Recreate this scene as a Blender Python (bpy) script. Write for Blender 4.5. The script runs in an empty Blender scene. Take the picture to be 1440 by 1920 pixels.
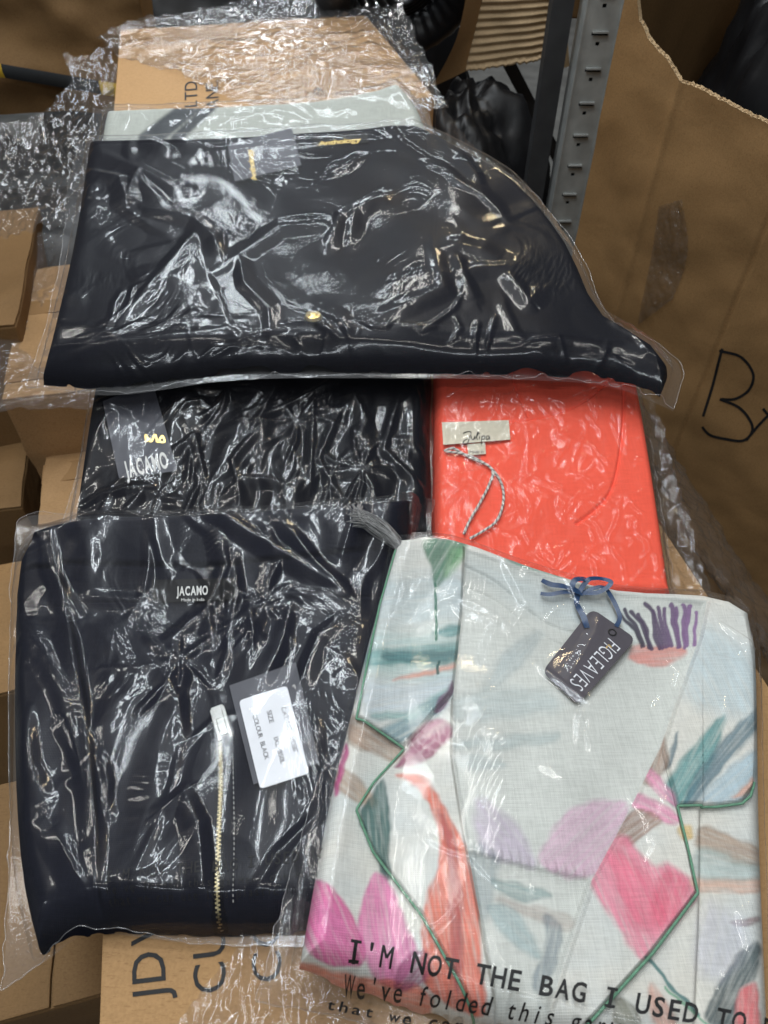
import bpy, bmesh, math
import numpy as np
from mathutils import Vector

# ------------------------------------------------------------------ camera, world, lights, exposure
SC = bpy.context.scene
COL = SC.collection
CAM_H, PITCH, FPX = 0.65, math.radians(47.0), 1330.0      # camera height over the front carton, tilt, focal length in photo pixels
cam_d = bpy.data.cameras.new('camera')
cam = bpy.data.objects.new('camera', cam_d)
COL.objects.link(cam)
cam.location = (0, 0, CAM_H)
cam.rotation_euler = (math.pi / 2 - PITCH, 0, 0)
cam_d.sensor_fit = 'VERTICAL'
cam_d.sensor_height = 24.0
cam_d.sensor_width = 18.0
cam_d.lens = FPX / 1920 * 24.0
cam_d.clip_start = 0.02
cam_d.clip_end = 60
cam_d.dof.use_dof = True
cam_d.dof.focus_distance = 0.74
cam_d.dof.aperture_fstop = 6.0
SC.camera = cam

world = bpy.data.worlds.new('World')
SC.world = world
world.use_nodes = True
world.node_tree.nodes['Background'].inputs[0].default_value = (0.90, 0.95, 1.0, 1)
world.node_tree.nodes['Background'].inputs[1].default_value = 0.05


def lamp(name, loc, target, sx, sy, power, color):
    d = bpy.data.lights.new(name, 'AREA')
    d.shape = 'RECTANGLE'
    d.size, d.size_y = sx, sy
    d.energy = power
    d.color = color
    o = bpy.data.objects.new(name, d)
    COL.objects.link(o)
    o.location = loc
    v = Vector(target) - Vector(loc)
    o.rotation_euler = v.to_track_quat('-Z', 'Y').to_euler()
    return o


COOL, NEUT, WARM = (0.87, 0.945, 1.0), (1.0, 0.97, 0.92), (1.0, 0.80, 0.50)
lamp('ceiling_or_fill_tube', (-0.75, 1.55, 2.6), (-0.75, 1.55, 0), 0.09, 1.5, 22, COOL)
lamp('ceiling_or_fill_tube', (0.15, 1.2, 2.7), (0.15, 1.2, 0), 0.09, 1.5, 14, NEUT)
lamp('ceiling_or_fill_tube', (-0.42, 1.7, 2.75), (-0.42, 1.7, 0), 1.2, 0.09, 12, COOL)  # added tube, placed to lay sheen on the black bag at left
lamp('ceiling_or_fill_tube', (-0.25, 3.0, 2.7), (-0.25, 2.6, 0), 1.5, 0.10, 19, COOL)
lamp('ceiling_or_fill_tube', (-0.35, 0.35, 2.7), (-0.3, 0.35, 0), 1.2, 0.12, 24, COOL)
lamp('ceiling_or_fill_tube', (-2.0, 0.9, 2.4), (-0.2, 0.9, 0), 0.10, 1.5, 14, NEUT)
lamp('ceiling_or_fill_tube', (0.1, -0.9, 2.5), (0.1, -0.6, 0), 1.5, 0.10, 9, NEUT)  # added behind the camera to brighten the front faces of the bags
lamp('ceiling_or_fill_tube', (-0.1, -2.6, 2.4), (-0.1, -1.4, 0), 1.8, 0.10, 22, COOL)  # made-up tube behind the camera, gives glints on the navy garment's front hem
lamp('ceiling_or_fill_tube', (-0.7, 5.6, 2.7), (-0.7, 4.2, 0), 1.8, 0.14, 45, COOL)  # added far tube, there for sparkle on the rear stretch wrap
lamp('ceiling_or_fill_tube', (0.9, 7.6, 2.8), (0.6, 5.0, 0), 1.8, 0.16, 60, NEUT)  # second added far tube, for low-angle glints at the back
lamp('warm_lamp', (0.5, 2.3, 2.5), (0.3, 1.2, 0), 0.16, 0.16, 6, WARM)

SC.view_settings.view_transform = 'Standard'
SC.view_settings.look = 'None'
SC.view_settings.exposure = 0.0
SC.view_settings.gamma = 1.0
SC.cycles.use_denoising = True
SC.cycles.max_bounces = 10
SC.cycles.glossy_bounces = 4
SC.cycles.transparent_max_bounces = 32
SC.cycles.caustics_reflective = False
SC.cycles.caustics_refractive = False

# ------------------------------------------------------------------ photo pixel <-> world
C0 = np.array([0, 0, CAM_H])
FW = np.array([0, math.cos(PITCH), -math.sin(PITCH)])
UP = np.array([0, math.sin(PITCH), math.cos(PITCH)])
RT = np.array([1.0, 0, 0])


def ray(px, py):
    px = np.asarray(px, float); py = np.asarray(py, float)
    return FW + ((px - 720) / FPX)[..., None] * RT + ((960 - py) / FPX)[..., None] * UP


def hit(px, py, base):
    """where the pixel's ray meets the surface z = base(x, y) (a number or a function)"""
    if hasattr(base, 'approx'):
        p = hit(px, py, base.approx)
        p[..., 2] = base(p[..., 0], p[..., 1])
        return p
    d = ray(px, py)
    if not callable(base):
        t = (base - CAM_H) / d[..., 2]
        return C0 + d * t[..., None]
    z = np.zeros(d.shape[:-1])
    for _ in range(40):
        t = (z - CAM_H) / d[..., 2]
        p = C0 + d * t[..., None]
        z = 0.5 * z + 0.5 * base(p[..., 0], p[..., 1])
    p[..., 2] = z
    return p


def surf(f, approx):
    """height function f for things lying on it; approx = smooth stand-in that decides where a pixel's ray lands"""
    g = lambda x, y: f(x, y)
    g.approx = approx
    return g


def proj(p):
    v = p - C0
    k = v @ FW
    return 720 + FPX * (v @ RT) / k, 960 - FPX * (v @ UP) / k


# ------------------------------------------------------------------ maths helpers
def smooth(a, b, x):
    t = np.clip((np.asarray(x, float) - a) / (b - a), 0, 1)
    return t * t * (3 - 2 * t)


def _h(ix, iy, s):
    n = (ix.astype(np.int64) * 374761393 + iy.astype(np.int64) * 668265263 + s * 1442695041) & 0x7fffffff
    n = ((n ^ (n >> 13)) * 1274126177) & 0x7fffffff
    return ((n ^ (n >> 16)) & 0xffff) / 65535.0


def noise(x, y, s=0):
    x = np.asarray(x, float); y = np.asarray(y, float)
    ix = np.floor(x); iy = np.floor(y)
    fx, fy = x - ix, y - iy

    def g(ax, ay, dx, dy):
        a = _h(ax, ay, s) * 2 * math.pi
        return np.cos(a) * dx + np.sin(a) * dy
    u = fx * fx * fx * (fx * (fx * 6 - 15) + 10); v = fy * fy * fy * (fy * (fy * 6 - 15) + 10)
    a = g(ix, iy, fx, fy); b = g(ix + 1, iy, fx - 1, fy)
    c = g(ix, iy + 1, fx, fy - 1); d = g(ix + 1, iy + 1, fx - 1, fy - 1)
    return 1.4 * ((a * (1 - u) + b * u) * (1 - v) + (c * (1 - u) + d * u) * v)


def fbm(x, y, s=0, o=4):
    r = 0; k = 1.0
    for i in range(o):
        r = r + k * noise(x * 2 ** i, y * 2 ** i, s + i * 7); k *= 0.5
    return r


def ridged(x, y, s=0, o=3):
    r = 0; k = 1.0
    for i in range(o):
        r = r + k * (1 - np.abs(noise(x * 2 ** i, y * 2 ** i, s + i * 11)) * 1.8); k *= 0.5
    return r / 1.75


def sdist(x, y, poly):
    """signed distance to a polygon, positive inside"""
    poly = np.asarray(poly, float)
    d2 = np.full(np.shape(x), 1e18); ins = np.zeros(np.shape(x), bool)
    n = len(poly)
    for i in range(n):
        ax, ay = poly[i]; bx, by = poly[(i + 1) % n]
        ex, ey = bx - ax, by - ay
        L = ex * ex + ey * ey + 1e-18
        t = np.clip(((x - ax) * ex + (y - ay) * ey) / L, 0, 1)
        d2 = np.minimum(d2, (x - ax - t * ex) ** 2 + (y - ay - t * ey) ** 2)
        c = ((ay > y) != (by > y))
        with np.errstate(divide='ignore', invalid='ignore'):
            xi = ax + (y - ay) * ex / (ey if ey != 0 else 1e-18)
        ins ^= c & (x < xi)
    d = np.sqrt(d2)
    return np.where(ins, d, -d)


def pline_dist(x, y, pts):
    """distance to a polyline, signed side, and 0..1 position along it"""
    pts = np.asarray(pts, float)
    seg = np.hypot(*(pts[1:] - pts[:-1]).T); tot = seg.sum(); acc = 0
    best = np.full(np.shape(x), 1e9); side = np.zeros(np.shape(x)); pos = np.zeros(np.shape(x))
    for i in range(len(pts) - 1):
        ax, ay = pts[i]; ex, ey = pts[i + 1] - pts[i]
        L = ex * ex + ey * ey + 1e-18
        t = np.clip(((x - ax) * ex + (y - ay) * ey) / L, 0, 1)
        dx, dy = x - ax - t * ex, y - ay - t * ey
        d = np.hypot(dx, dy); m = d < best
        best = np.where(m, d, best); side = np.where(m, np.sign(ex * dy - ey * dx), side)
        pos = np.where(m, (acc + t * seg[i]) / tot, pos); acc += seg[i]
    return best, side, pos


def catmull(pts, n=8, closed=False):
    pts = np.asarray(pts, float); out = []
    m = len(pts)
    for i in range(m if closed else m - 1):
        if closed:
            p0, p1, p2, p3 = pts[(i - 1) % m], pts[i], pts[(i + 1) % m], pts[(i + 2) % m]
        else:
            p0, p1, p2, p3 = pts[max(i - 1, 0)], pts[i], pts[i + 1], pts[min(i + 2, m - 1)]
        for k in range(n):
            t = k / n
            out.append(0.5 * (2 * p1 + (p2 - p0) * t + (2 * p0 - 5 * p1 + 4 * p2 - p3) * t * t + (3 * p1 - p0 - 3 * p2 + p3) * t ** 3))
    if not closed:
        out.append(pts[-1])
    return np.array(out)


def resample(pts, n, curved=True):
    pts = np.asarray(pts, float)
    if curved and len(pts) > 2:
        pts = catmull(pts, 10)
    s = np.r_[0, np.cumsum(np.hypot(*(pts[1:] - pts[:-1]).T[:2]))]
    t = np.linspace(0, s[-1], n)
    return np.stack([np.interp(t, s, pts[:, k]) for k in range(pts.shape[1])], 1)


def coons(top, bottom, left, right, nu, nv, curved=True):
    T, B = resample(top, nu, curved), resample(bottom, nu, curved)
    L, R = resample(left, nv, curved), resample(right, nv, curved)
    u = np.linspace(0, 1, nu)[None, :, None]; v = np.linspace(0, 1, nv)[:, None, None]
    P = (1 - v) * T[None] + v * B[None] + (1 - u) * L[:, None] + u * R[:, None]
    P -= (1 - u) * (1 - v) * T[0] + u * (1 - v) * T[-1] + (1 - u) * v * B[0] + u * v * B[-1]
    return P[..., 0], P[..., 1]


def s2l(c):
    c = np.asarray(c, float) / 255.0
    return np.where(c <= 0.04045, c / 12.92, ((c + 0.055) / 1.055) ** 2.4)


# ------------------------------------------------------------------ mesh and object helpers
def mesh_np(name, V, F, smooth_shade=True):
    V = np.asarray(V, np.float32).reshape(-1, 3); F = np.asarray(F, np.int32)
    me = bpy.data.meshes.new(name)
    k = F.shape[1]
    me.vertices.add(len(V)); me.loops.add(F.size); me.polygons.add(len(F))
    me.vertices.foreach_set('co', V.ravel())
    me.loops.foreach_set('vertex_index', F.ravel())
    me.polygons.foreach_set('loop_start', np.arange(0, F.size, k, dtype=np.int32))
    me.polygons.foreach_set('use_smooth', np.full(len(F), smooth_shade))
    me.update(calc_edges=True); me.validate()
    return me


def link(name, me, mat, parent=None):
    o = bpy.data.objects.new(name, me)
    COL.objects.link(o)
    if mat is not None:
        me.materials.append(mat)
    if parent is not None:
        o.parent = parent
    return o


ROOTLOC = {}


def thing(name, label, cat, loc=(0, 0, 0), group=None):
    o = bpy.data.objects.new(name, None)
    o.empty_display_size = 0.05
    COL.objects.link(o); o.location = loc
    ROOTLOC[o.name] = np.array(loc, float)
    o['label'] = label; o['category'] = cat
    if group:
        o['group'] = group
    return o


def off(parent):
    """world position of the thing a part hangs under (parts and sub-parts sit at its origin)"""
    while parent is not None and parent.parent is not None:
        parent = parent.parent
    return ROOTLOC[parent.name] if parent is not None else np.zeros(3)


def part(name, V, F, mat, parent, sm=True, colors=None):
    me = mesh_np(name, np.asarray(V, float).reshape(-1, 3) - off(parent), F, sm)
    if colors is not None:
        a = me.color_attributes.new('print', 'FLOAT_COLOR', 'POINT')
        c = np.ones((len(me.vertices), 4), np.float32); c[:, :3] = colors.reshape(-1, 3)
        a.data.foreach_set('color', c.ravel())
    return link(name, me, mat, parent)


def grid_faces(nv, nu):
    i = np.arange(nv * nu).reshape(nv, nu)
    return np.stack([i[1:, :-1], i[1:, 1:], i[:-1, 1:], i[:-1, :-1]], -1).reshape(-1, 4)


def sheet(name, P, mat, parent, colors=None):
    nv, nu = P.shape[:2]
    return part(name, P, grid_faces(nv, nu), mat, parent, True, colors)


BOXF = np.array([[0, 3, 2, 1], [4, 5, 6, 7], [0, 1, 5, 4], [1, 2, 6, 5], [2, 3, 7, 6], [3, 0, 4, 7]])


def frame_box(o, ex, ey, ez, x0, x1, y0, y1, z0, z1):
    pts = [(x0, y0, z0), (x1, y0, z0), (x1, y1, z0), (x0, y1, z0), (x0, y0, z1), (x1, y0, z1), (x1, y1, z1), (x0, y1, z1)]
    return np.array([np.asarray(o) + a * np.asarray(ex) + b * np.asarray(ey) + c * np.asarray(ez) for a, b, c in pts])


def bevel_part(name, V, F, mat, parent, w=0.002, seg=2):
    o = part(name, V, F, mat, parent, False)
    bm = bmesh.new(); bm.from_mesh(o.data)
    bmesh.ops.recalc_face_normals(bm, faces=bm.faces)
    bmesh.ops.bevel(bm, geom=bm.edges[:], offset=w, segments=seg, affect='EDGES', profile=0.6)
    bm.to_mesh(o.data); bm.free()
    return o


def tube_geo(path, r, k=8, closed=False):
    path = np.asarray(path, float); n = len(path)
    tan = np.gradient(path, axis=0)
    tan /= np.linalg.norm(tan, axis=1)[:, None] + 1e-12
    ref = np.array([0, 0, 1.0])
    a = np.cross(tan, ref); bad = np.linalg.norm(a, axis=1) < 1e-4
    a[bad] = np.cross(tan[bad], np.array([1.0, 0, 0]))
    a /= np.linalg.norm(a, axis=1)[:, None]
    b = np.cross(a, tan)
    ang = np.linspace(0, 2 * math.pi, k, endpoint=False)
    r = np.broadcast_to(np.asarray(r, float), (n,))
    V = path[:, None] + r[:, None, None] * (np.cos(ang)[None, :, None] * a[:, None] + np.sin(ang)[None, :, None] * b[:, None])
    i = np.arange(n * k).reshape(n, k)
    j = np.roll(i, -1, 1)
    F = np.stack([i[:-1], j[:-1], j[1:], i[1:]], -1).reshape(-1, 4)
    return V.reshape(-1, 3), F


def merge(geos):
    V, F, o = [], [], 0
    for v, f in geos:
        v = np.asarray(v).reshape(-1, 3); V.append(v); F.append(np.asarray(f) + o); o += len(v)
    return np.concatenate(V), np.concatenate(F)


# ------------------------------------------------------------------ materials
def mat_new(name):
    m = bpy.data.materials.new(name); m.use_nodes = True
    nt = m.node_tree; nt.nodes.clear()
    out = nt.nodes.new('ShaderNodeOutputMaterial')
    return m, nt, out


def nd(nt, t, **kw):
    n = nt.nodes.new(t)
    for k, v in kw.items():
        if hasattr(n, k) and not k.startswith('i_'):
            setattr(n, k, v)
    return n


def tex_noise(nt, scale, detail=4, dist=0.0, vec=None, rough=0.5):
    n = nt.nodes.new('ShaderNodeTexNoise')
    n.inputs['Scale'].default_value = scale; n.inputs['Detail'].default_value = detail
    n.inputs['Distortion'].default_value = dist; n.inputs['Roughness'].default_value = rough
    if vec is not None:
        nt.links.new(vec, n.inputs['Vector'])
    return n


def coord(nt, scale=(1, 1, 1), rot=(0, 0, 0)):
    tc = nt.nodes.new('ShaderNodeTexCoord'); mp = nt.nodes.new('ShaderNodeMapping')
    mp.inputs['Scale'].default_value = scale; mp.inputs['Rotation'].default_value = rot
    nt.links.new(tc.outputs['Object'], mp.inputs['Vector'])
    return mp.outputs['Vector']


def ramp(nt, fac, stops):
    r = nt.nodes.new('ShaderNodeValToRGB')
    while len(r.color_ramp.elements) < len(stops):
        r.color_ramp.elements.new(0.5)
    for e, (p, c) in zip(r.color_ramp.elements, stops):
        e.position = p; e.color = (*c, 1)
    nt.links.new(fac, r.inputs[0])
    return r.outputs[0]


def bump(nt, height, strength, distance, normal=None):
    b = nt.nodes.new('ShaderNodeBump')
    b.inputs['Strength'].default_value = strength; b.inputs['Distance'].default_value = distance
    nt.links.new(height, b.inputs['Height'])
    if normal is not None:
        nt.links.new(normal, b.inputs['Normal'])
    return b.outputs[0]


def principled(nt, out, color=None, rough=0.6, metal=0.0, spec=0.5, normal=None, sheen=0.0):
    p = nt.nodes.new('ShaderNodeBsdfPrincipled')
    if color is not None:
        if isinstance(color, (tuple, list)):
            p.inputs['Base Color'].default_value = (*color, 1)
        else:
            nt.links.new(color, p.inputs['Base Color'])
    p.inputs['Roughness'].default_value = rough; p.inputs['Metallic'].default_value = metal
    p.inputs['Specular IOR Level'].default_value = spec
    p.inputs['Sheen Weight'].default_value = sheen
    if normal is not None:
        nt.links.new(normal, p.inputs['Normal'])
    nt.links.new(p.outputs[0], out.inputs['Surface'])
    return p


def m_plain(name, color, rough=0.6, metal=0.0, spec=0.5, var=0.12, scale=30, bmp=0.0):
    m, nt, out = mat_new(name)
    v = coord(nt)
    n = tex_noise(nt, scale, 5, 0, v)
    c = ramp(nt, n.outputs['Fac'], [(0.3, tuple(np.array(color) * (1 - var))), (0.7, tuple(np.minimum(np.array(color) * (1 + var), 1)))])
    nm = bump(nt, n.outputs['Fac'], bmp, 0.003) if bmp else None
    principled(nt, out, c, rough, metal, spec, nm)
    return m


def m_card(name, color, dirt=0.25, rot=0.0, flute=240.0):
    """kraft cardboard: mottled pulp colour, fibre specks, faint flute lines"""
    m, nt, out = mat_new(name)
    v = coord(nt); v2 = coord(nt, (1, 1, 1), (0, 0, rot))
    big = tex_noise(nt, 5, 5, 0.6, v); fine = tex_noise(nt, 420, 3, 0, v); spk = tex_noise(nt, 160, 2, 0, coord(nt, (1, 6, 3)))
    c = np.array(color)
    base = ramp(nt, big.outputs['Fac'], [(0.25, tuple(c * (1 - dirt))), (0.5, tuple(c)), (0.8, tuple(c * (1 + dirt * 0.35)))])
    mx = nd(nt, 'ShaderNodeMix', data_type='RGBA', blend_type='MULTIPLY'); mx.inputs[0].default_value = 0.55
    nt.links.new(base, mx.inputs[6])
    nt.links.new(ramp(nt, fine.outputs['Fac'], [(0.3, (0.72, 0.70, 0.66)), (0.65, (1, 1, 1))]), mx.inputs[7])
    mx2 = nd(nt, 'ShaderNodeMix', data_type='RGBA', blend_type='MULTIPLY'); mx2.inputs[0].default_value = 0.5
    nt.links.new(mx.outputs[2], mx2.inputs[6])
    nt.links.new(ramp(nt, spk.outputs['Fac'], [(0.30, (0.6, 0.55, 0.5)), (0.42, (1, 1, 1))]), mx2.inputs[7])
    w = nd(nt, 'ShaderNodeTexWave', wave_type='BANDS', bands_direction='Y')
    w.inputs['Scale'].default_value = flute / 6.28; w.inputs['Distortion'].default_value = 0.3
    nt.links.new(v2, w.inputs['Vector'])
    b1 = bump(nt, w.outputs['Fac'], 0.08, 0.001)
    b2 = bump(nt, big.outputs['Fac'], 0.35, 0.012, b1)
    principled(nt, out, mx2.outputs[2], 0.72, 0, 0.25, b2)
    return m


def m_fabric(name, color, attr=None, weave=1500.0, sheen=0.0, slub=0.15):
    m, nt, out = mat_new(name)
    v = coord(nt)
    wx = nd(nt, 'ShaderNodeTexWave', wave_type='BANDS', bands_direction='X'); wy = nd(nt, 'ShaderNodeTexWave', wave_type='BANDS', bands_direction='Y')
    for w in (wx, wy):
        w.inputs['Scale'].default_value = weave / 6.28; w.inputs['Distortion'].default_value = 1.2
        w.inputs['Detail Scale'].default_value = 0.4
        nt.links.new(v, w.inputs['Vector'])
    ad = nd(nt, 'ShaderNodeMath', operation='ADD')
    nt.links.new(wx.outputs['Fac'], ad.inputs[0]); nt.links.new(wy.outputs['Fac'], ad.inputs[1])
    s1 = tex_noise(nt, 60, 3, 0, coord(nt, (1, 14, 1))); s2 = tex_noise(nt, 60, 3, 0, coord(nt, (14, 1, 1)))
    sl = nd(nt, 'ShaderNodeMath', operation='ADD')
    nt.links.new(s1.outputs['Fac'], sl.inputs[0]); nt.links.new(s2.outputs['Fac'], sl.inputs[1])
    tone = ramp(nt, sl.outputs[0], [(0.35, (1 - slub,) * 3), (0.65, (1, 1, 1))])
    r = nt.nodes[-1] if False else None
    half = nd(nt, 'ShaderNodeMath', operation='MULTIPLY'); half.inputs[1].default_value = 0.5
    nt.links.new(sl.outputs[0], half.inputs[0])
    tone = ramp(nt, half.outputs[0], [(0.38, (1 - slub,) * 3), (0.60, (1, 1, 1))])
    mx = nd(nt, 'ShaderNodeMix', data_type='RGBA', blend_type='MULTIPLY'); mx.inputs[0].default_value = 1.0
    if attr:
        a = nd(nt, 'ShaderNodeVertexColor'); a.layer_name = attr
        nt.links.new(a.outputs[0], mx.inputs[6])
    else:
        mx.inputs[6].default_value = (*color, 1)
    nt.links.new(tone, mx.inputs[7])
    b = bump(nt, ad.outputs[0], 0.25 if attr else 0.08, 0.0006)
    principled(nt, out, mx.outputs[2], 0.85, 0, 0.2 if (attr or max(color) > 0.1) else 0.06, b, sheen)
    return m


def m_film(name, rough=0.07, refl=0.055, haze=0.02, grain=0.12, crinkle=0.0, cscale=70, stretch=(1, 1, 1), tint=(0.975, 0.975, 0.98), soft=0.28):
    """thin clear plastic: see-through, with a mirror-like sheen that grows at glancing angles"""
    m, nt, out = mat_new(name)
    v = coord(nt)
    g = tex_noise(nt, 330, 2, 0.4, v)
    nm = bump(nt, g.outputs['Fac'], grain, 0.0008)
    if crinkle:
        c1 = tex_noise(nt, cscale, 4, 1.6, coord(nt, stretch, (0, 0, 0.5)), 0.6)
        vo = nt.nodes.new('ShaderNodeTexVoronoi'); vo.inputs['Scale'].default_value = cscale * 1.3
        nt.links.new(coord(nt, stretch, (0, 0, 0.5)), vo.inputs['Vector'])
        nm = bump(nt, c1.outputs['Fac'], crinkle, 0.010, nm)
        nm = bump(nt, vo.outputs['Distance'], crinkle * 0.7, 0.006, nm)
    lw = nt.nodes.new('ShaderNodeLayerWeight'); lw.inputs['Blend'].default_value = 0.5
    nt.links.new(nm, lw.inputs['Normal'])
    pw = nd(nt, 'ShaderNodeMath', operation='POWER'); pw.inputs[1].default_value = 4.5
    nt.links.new(lw.outputs['Facing'], pw.inputs[0])
    ml = nd(nt, 'ShaderNodeMath', operation='MULTIPLY_ADD', use_clamp=True); ml.inputs[1].default_value = 0.75; ml.inputs[2].default_value = refl
    nt.links.new(pw.outputs[0], ml.inputs[0])
    tr = nt.nodes.new('ShaderNodeBsdfTransparent'); tr.inputs[0].default_value = (*tint, 1)
    df = nt.nodes.new('ShaderNodeBsdfDiffuse'); df.inputs[0].default_value = (0.85, 0.86, 0.88, 1)
    m0 = nt.nodes.new('ShaderNodeMixShader'); m0.inputs[0].default_value = haze
    nt.links.new(tr.outputs[0], m0.inputs[1]); nt.links.new(df.outputs[0], m0.inputs[2])
    gl = nt.nodes.new('ShaderNodeBsdfGlossy'); gl.inputs['Roughness'].default_value = rough
    nt.links.new(nm, gl.inputs['Normal'])
    g2 = nt.nodes.new('ShaderNodeBsdfGlossy'); g2.inputs['Roughness'].default_value = rough + 0.24
    nt.links.new(nm, g2.inputs['Normal'])
    gm = nt.nodes.new('ShaderNodeMixShader'); gm.inputs[0].default_value = soft
    nt.links.new(gl.outputs[0], gm.inputs[1]); nt.links.new(g2.outputs[0], gm.inputs[2])
    mx = nt.nodes.new('ShaderNodeMixShader')
    nt.links.new(ml.outputs[0], mx.inputs[0]); nt.links.new(m0.outputs[0], mx.inputs[1]); nt.links.new(gm.outputs[0], mx.inputs[2])
    nt.links.new(mx.outputs[0], out.inputs['Surface'])
    return m


M = {}
M['card'] = m_card('kraft_cardboard', (0.43, 0.255, 0.115), 0.12, 0.23)
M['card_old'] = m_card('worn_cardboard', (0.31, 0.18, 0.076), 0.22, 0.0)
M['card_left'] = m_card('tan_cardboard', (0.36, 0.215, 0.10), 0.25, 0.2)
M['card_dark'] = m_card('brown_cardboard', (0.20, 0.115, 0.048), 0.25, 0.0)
M['card_in'] = m_card('raw_corrugated', (0.50, 0.36, 0.21), 0.18, 0.0)
M['tape'] = m_plain('brown_parcel_tape', (0.27, 0.16, 0.075), 0.22, 0, 0.5, 0.08, 12, 0.15)
M['ink'] = m_plain('black_print_ink', (0.012, 0.012, 0.013), 0.6, 0, 0.3, 0.2, 90)
M['navy'] = m_fabric('navy_black_cloth', (0.0062, 0.0068, 0.0115), None, 1300, 0.0, 0.25)
M['black'] = m_fabric('black_cloth', (0.0052, 0.0056, 0.009), None, 1300, 0.0, 0.25)
M['jacket'] = m_fabric('jacket_cloth', (0.0095, 0.0105, 0.018), None, 1300, 0.0, 0.25)
M['coral'] = m_fabric('coral_cloth', (0.95, 0.12, 0.07), None, 1400, 0.0, 0.10)
M['greywhite'] = m_fabric('grey_white_cloth', None, 'print', 1100, 0.0, 0.18)
M['linen'] = m_fabric('printed_linen', None, 'print', 1250, 0.0, 0.17)
M['piping'] = m_plain('green_piping', (0.13, 0.29, 0.19), 0.7, 0, 0.3, 0.2, 300)
M['film'] = m_film('clear_poly_bag', 0.09, 0.034, 0.005, 0.10, soft=0.38)
M['film_back'] = m_film('clear_poly_bag_back', 0.12, 0.05, 0.02, 0.10)
M['wrap'] = m_film('stretch_wrap_film', 0.05, 0.10, 0.03, 0.05, 0.35, 40, (1, 1.8, 1), (0.96, 0.955, 0.955), 0.12)
M['steel'] = m_plain('galvanised_steel', (0.42, 0.44, 0.43), 0.5, 0.35, 0.5, 0.18, 25)
M['steel_dark'] = m_plain('dark_steel', (0.045, 0.047, 0.05), 0.6, 0.3, 0.5, 0.2, 18)
M['concrete'] = m_plain('concrete_floor', (0.13, 0.13, 0.125), 0.75, 0, 0.3, 0.25, 7, 0.2)
M['sack'] = m_plain('black_plastic_sack', (0.006, 0.006, 0.007), 0.45, 0, 0.4, 0.3, 20, 0.3)
M['rubber'] = m_plain('black_rubber', (0.014, 0.014, 0.016), 0.42, 0, 0.5, 0.2, 40)
M['brass'] = m_plain('brass', (0.30, 0.25, 0.14), 0.38, 0.9, 0.5, 0.15, 200)
M['silver'] = m_plain('silver_metal', (0.36, 0.36, 0.34), 0.35, 0.9, 0.5, 0.1, 150)
M['gold'] = m_plain('gold_foil', (0.72, 0.52, 0.17), 0.30, 0.85, 0.5, 0.15, 200)
M['card_tag'] = m_plain('charcoal_card', (0.055, 0.057, 0.072), 0.55, 0, 0.4, 0.08, 60)
M['plum_tag'] = m_plain('plum_black_card', (0.055, 0.048, 0.062), 0.5, 0, 0.4, 0.08, 60)
M['satin'] = m_plain('black_satin_label', (0.004, 0.004, 0.005), 0.7, 0, 0.2, 0.1, 200)
M['cream'] = m_plain('cream_woven_label', (0.60, 0.55, 0.43), 0.7, 0, 0.3, 0.06, 250)
M['white'] = m_plain('white_paper', (0.72, 0.74, 0.78), 0.5, 0, 0.4, 0.03, 80)
M['offwhite'] = m_plain('off_white_thread', (0.62, 0.62, 0.60), 0.7, 0, 0.3, 0.06, 200)
M['greyink'] = m_plain('grey_print', (0.12, 0.12, 0.13), 0.6, 0, 0.3, 0.1, 90)
M['cord_w'] = m_plain('white_cord', (0.62, 0.60, 0.55), 0.8, 0, 0.2, 0.15, 300)
M['cord_g'] = m_plain('grey_cord', (0.20, 0.19, 0.18), 0.8, 0, 0.2, 0.15, 300)
M['ribbon'] = m_plain('navy_ribbon', (0.012, 0.045, 0.12), 0.38, 0, 0.5, 0.2, 260)
M['tassel'] = m_plain('silver_grey_thread', (0.36, 0.36, 0.36), 0.45, 0, 0.5, 0.25, 200)
M['yellow'] = m_plain('yellow_strap', (0.55, 0.36, 0.03), 0.45, 0, 0.5, 0.2, 30)
M['shelf_black'] = m_plain('black_strap', (0.02, 0.022, 0.024), 0.5, 0, 0.4, 0.2, 30)

# ------------------------------------------------------------------ lettering
_glyphs = {}


def glyph(ch, bold=0.0):
    """flat triangles of one character from Blender's built-in font, height about 1"""
    if (ch, bold) in _glyphs:
        return _glyphs[(ch, bold)]
    cu = bpy.data.curves.new('glyph', 'FONT'); cu.body = ch; cu.size = 1.0; cu.offset = bold; cu.resolution_u = 3
    o = bpy.data.objects.new('glyph', cu); COL.objects.link(o)
    dg = bpy.context.evaluated_depsgraph_get(); dg.update()
    me = o.evaluated_get(dg).to_mesh()
    bm = bmesh.new(); bm.from_mesh(me)
    bmesh.ops.remove_doubles(bm, verts=bm.verts, dist=1e-5)
    bmesh.ops.triangulate(bm, faces=bm.faces)
    bmesh.ops.subdivide_edges(bm, edges=[e for e in bm.edges if e.calc_length() > 0.18], cuts=2)
    bmesh.ops.triangulate(bm, faces=bm.faces)
    bm.verts.index_update()
    V = np.array([v.co[:2] for v in bm.verts]).reshape(-1, 2)
    F = np.array([[v.index for v in f.verts] for f in bm.faces]).reshape(-1, 3)
    bm.free(); o.evaluated_get(dg).to_mesh_clear()
    bpy.data.objects.remove(o); bpy.data.curves.remove(cu)
    w = V[:, 0].max() if len(V) else 0.3
    x0 = V[:, 0].min() if len(V) else 0.0
    _glyphs[(ch, bold)] = (V, F, x0, w)
    return _glyphs[(ch, bold)]


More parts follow.
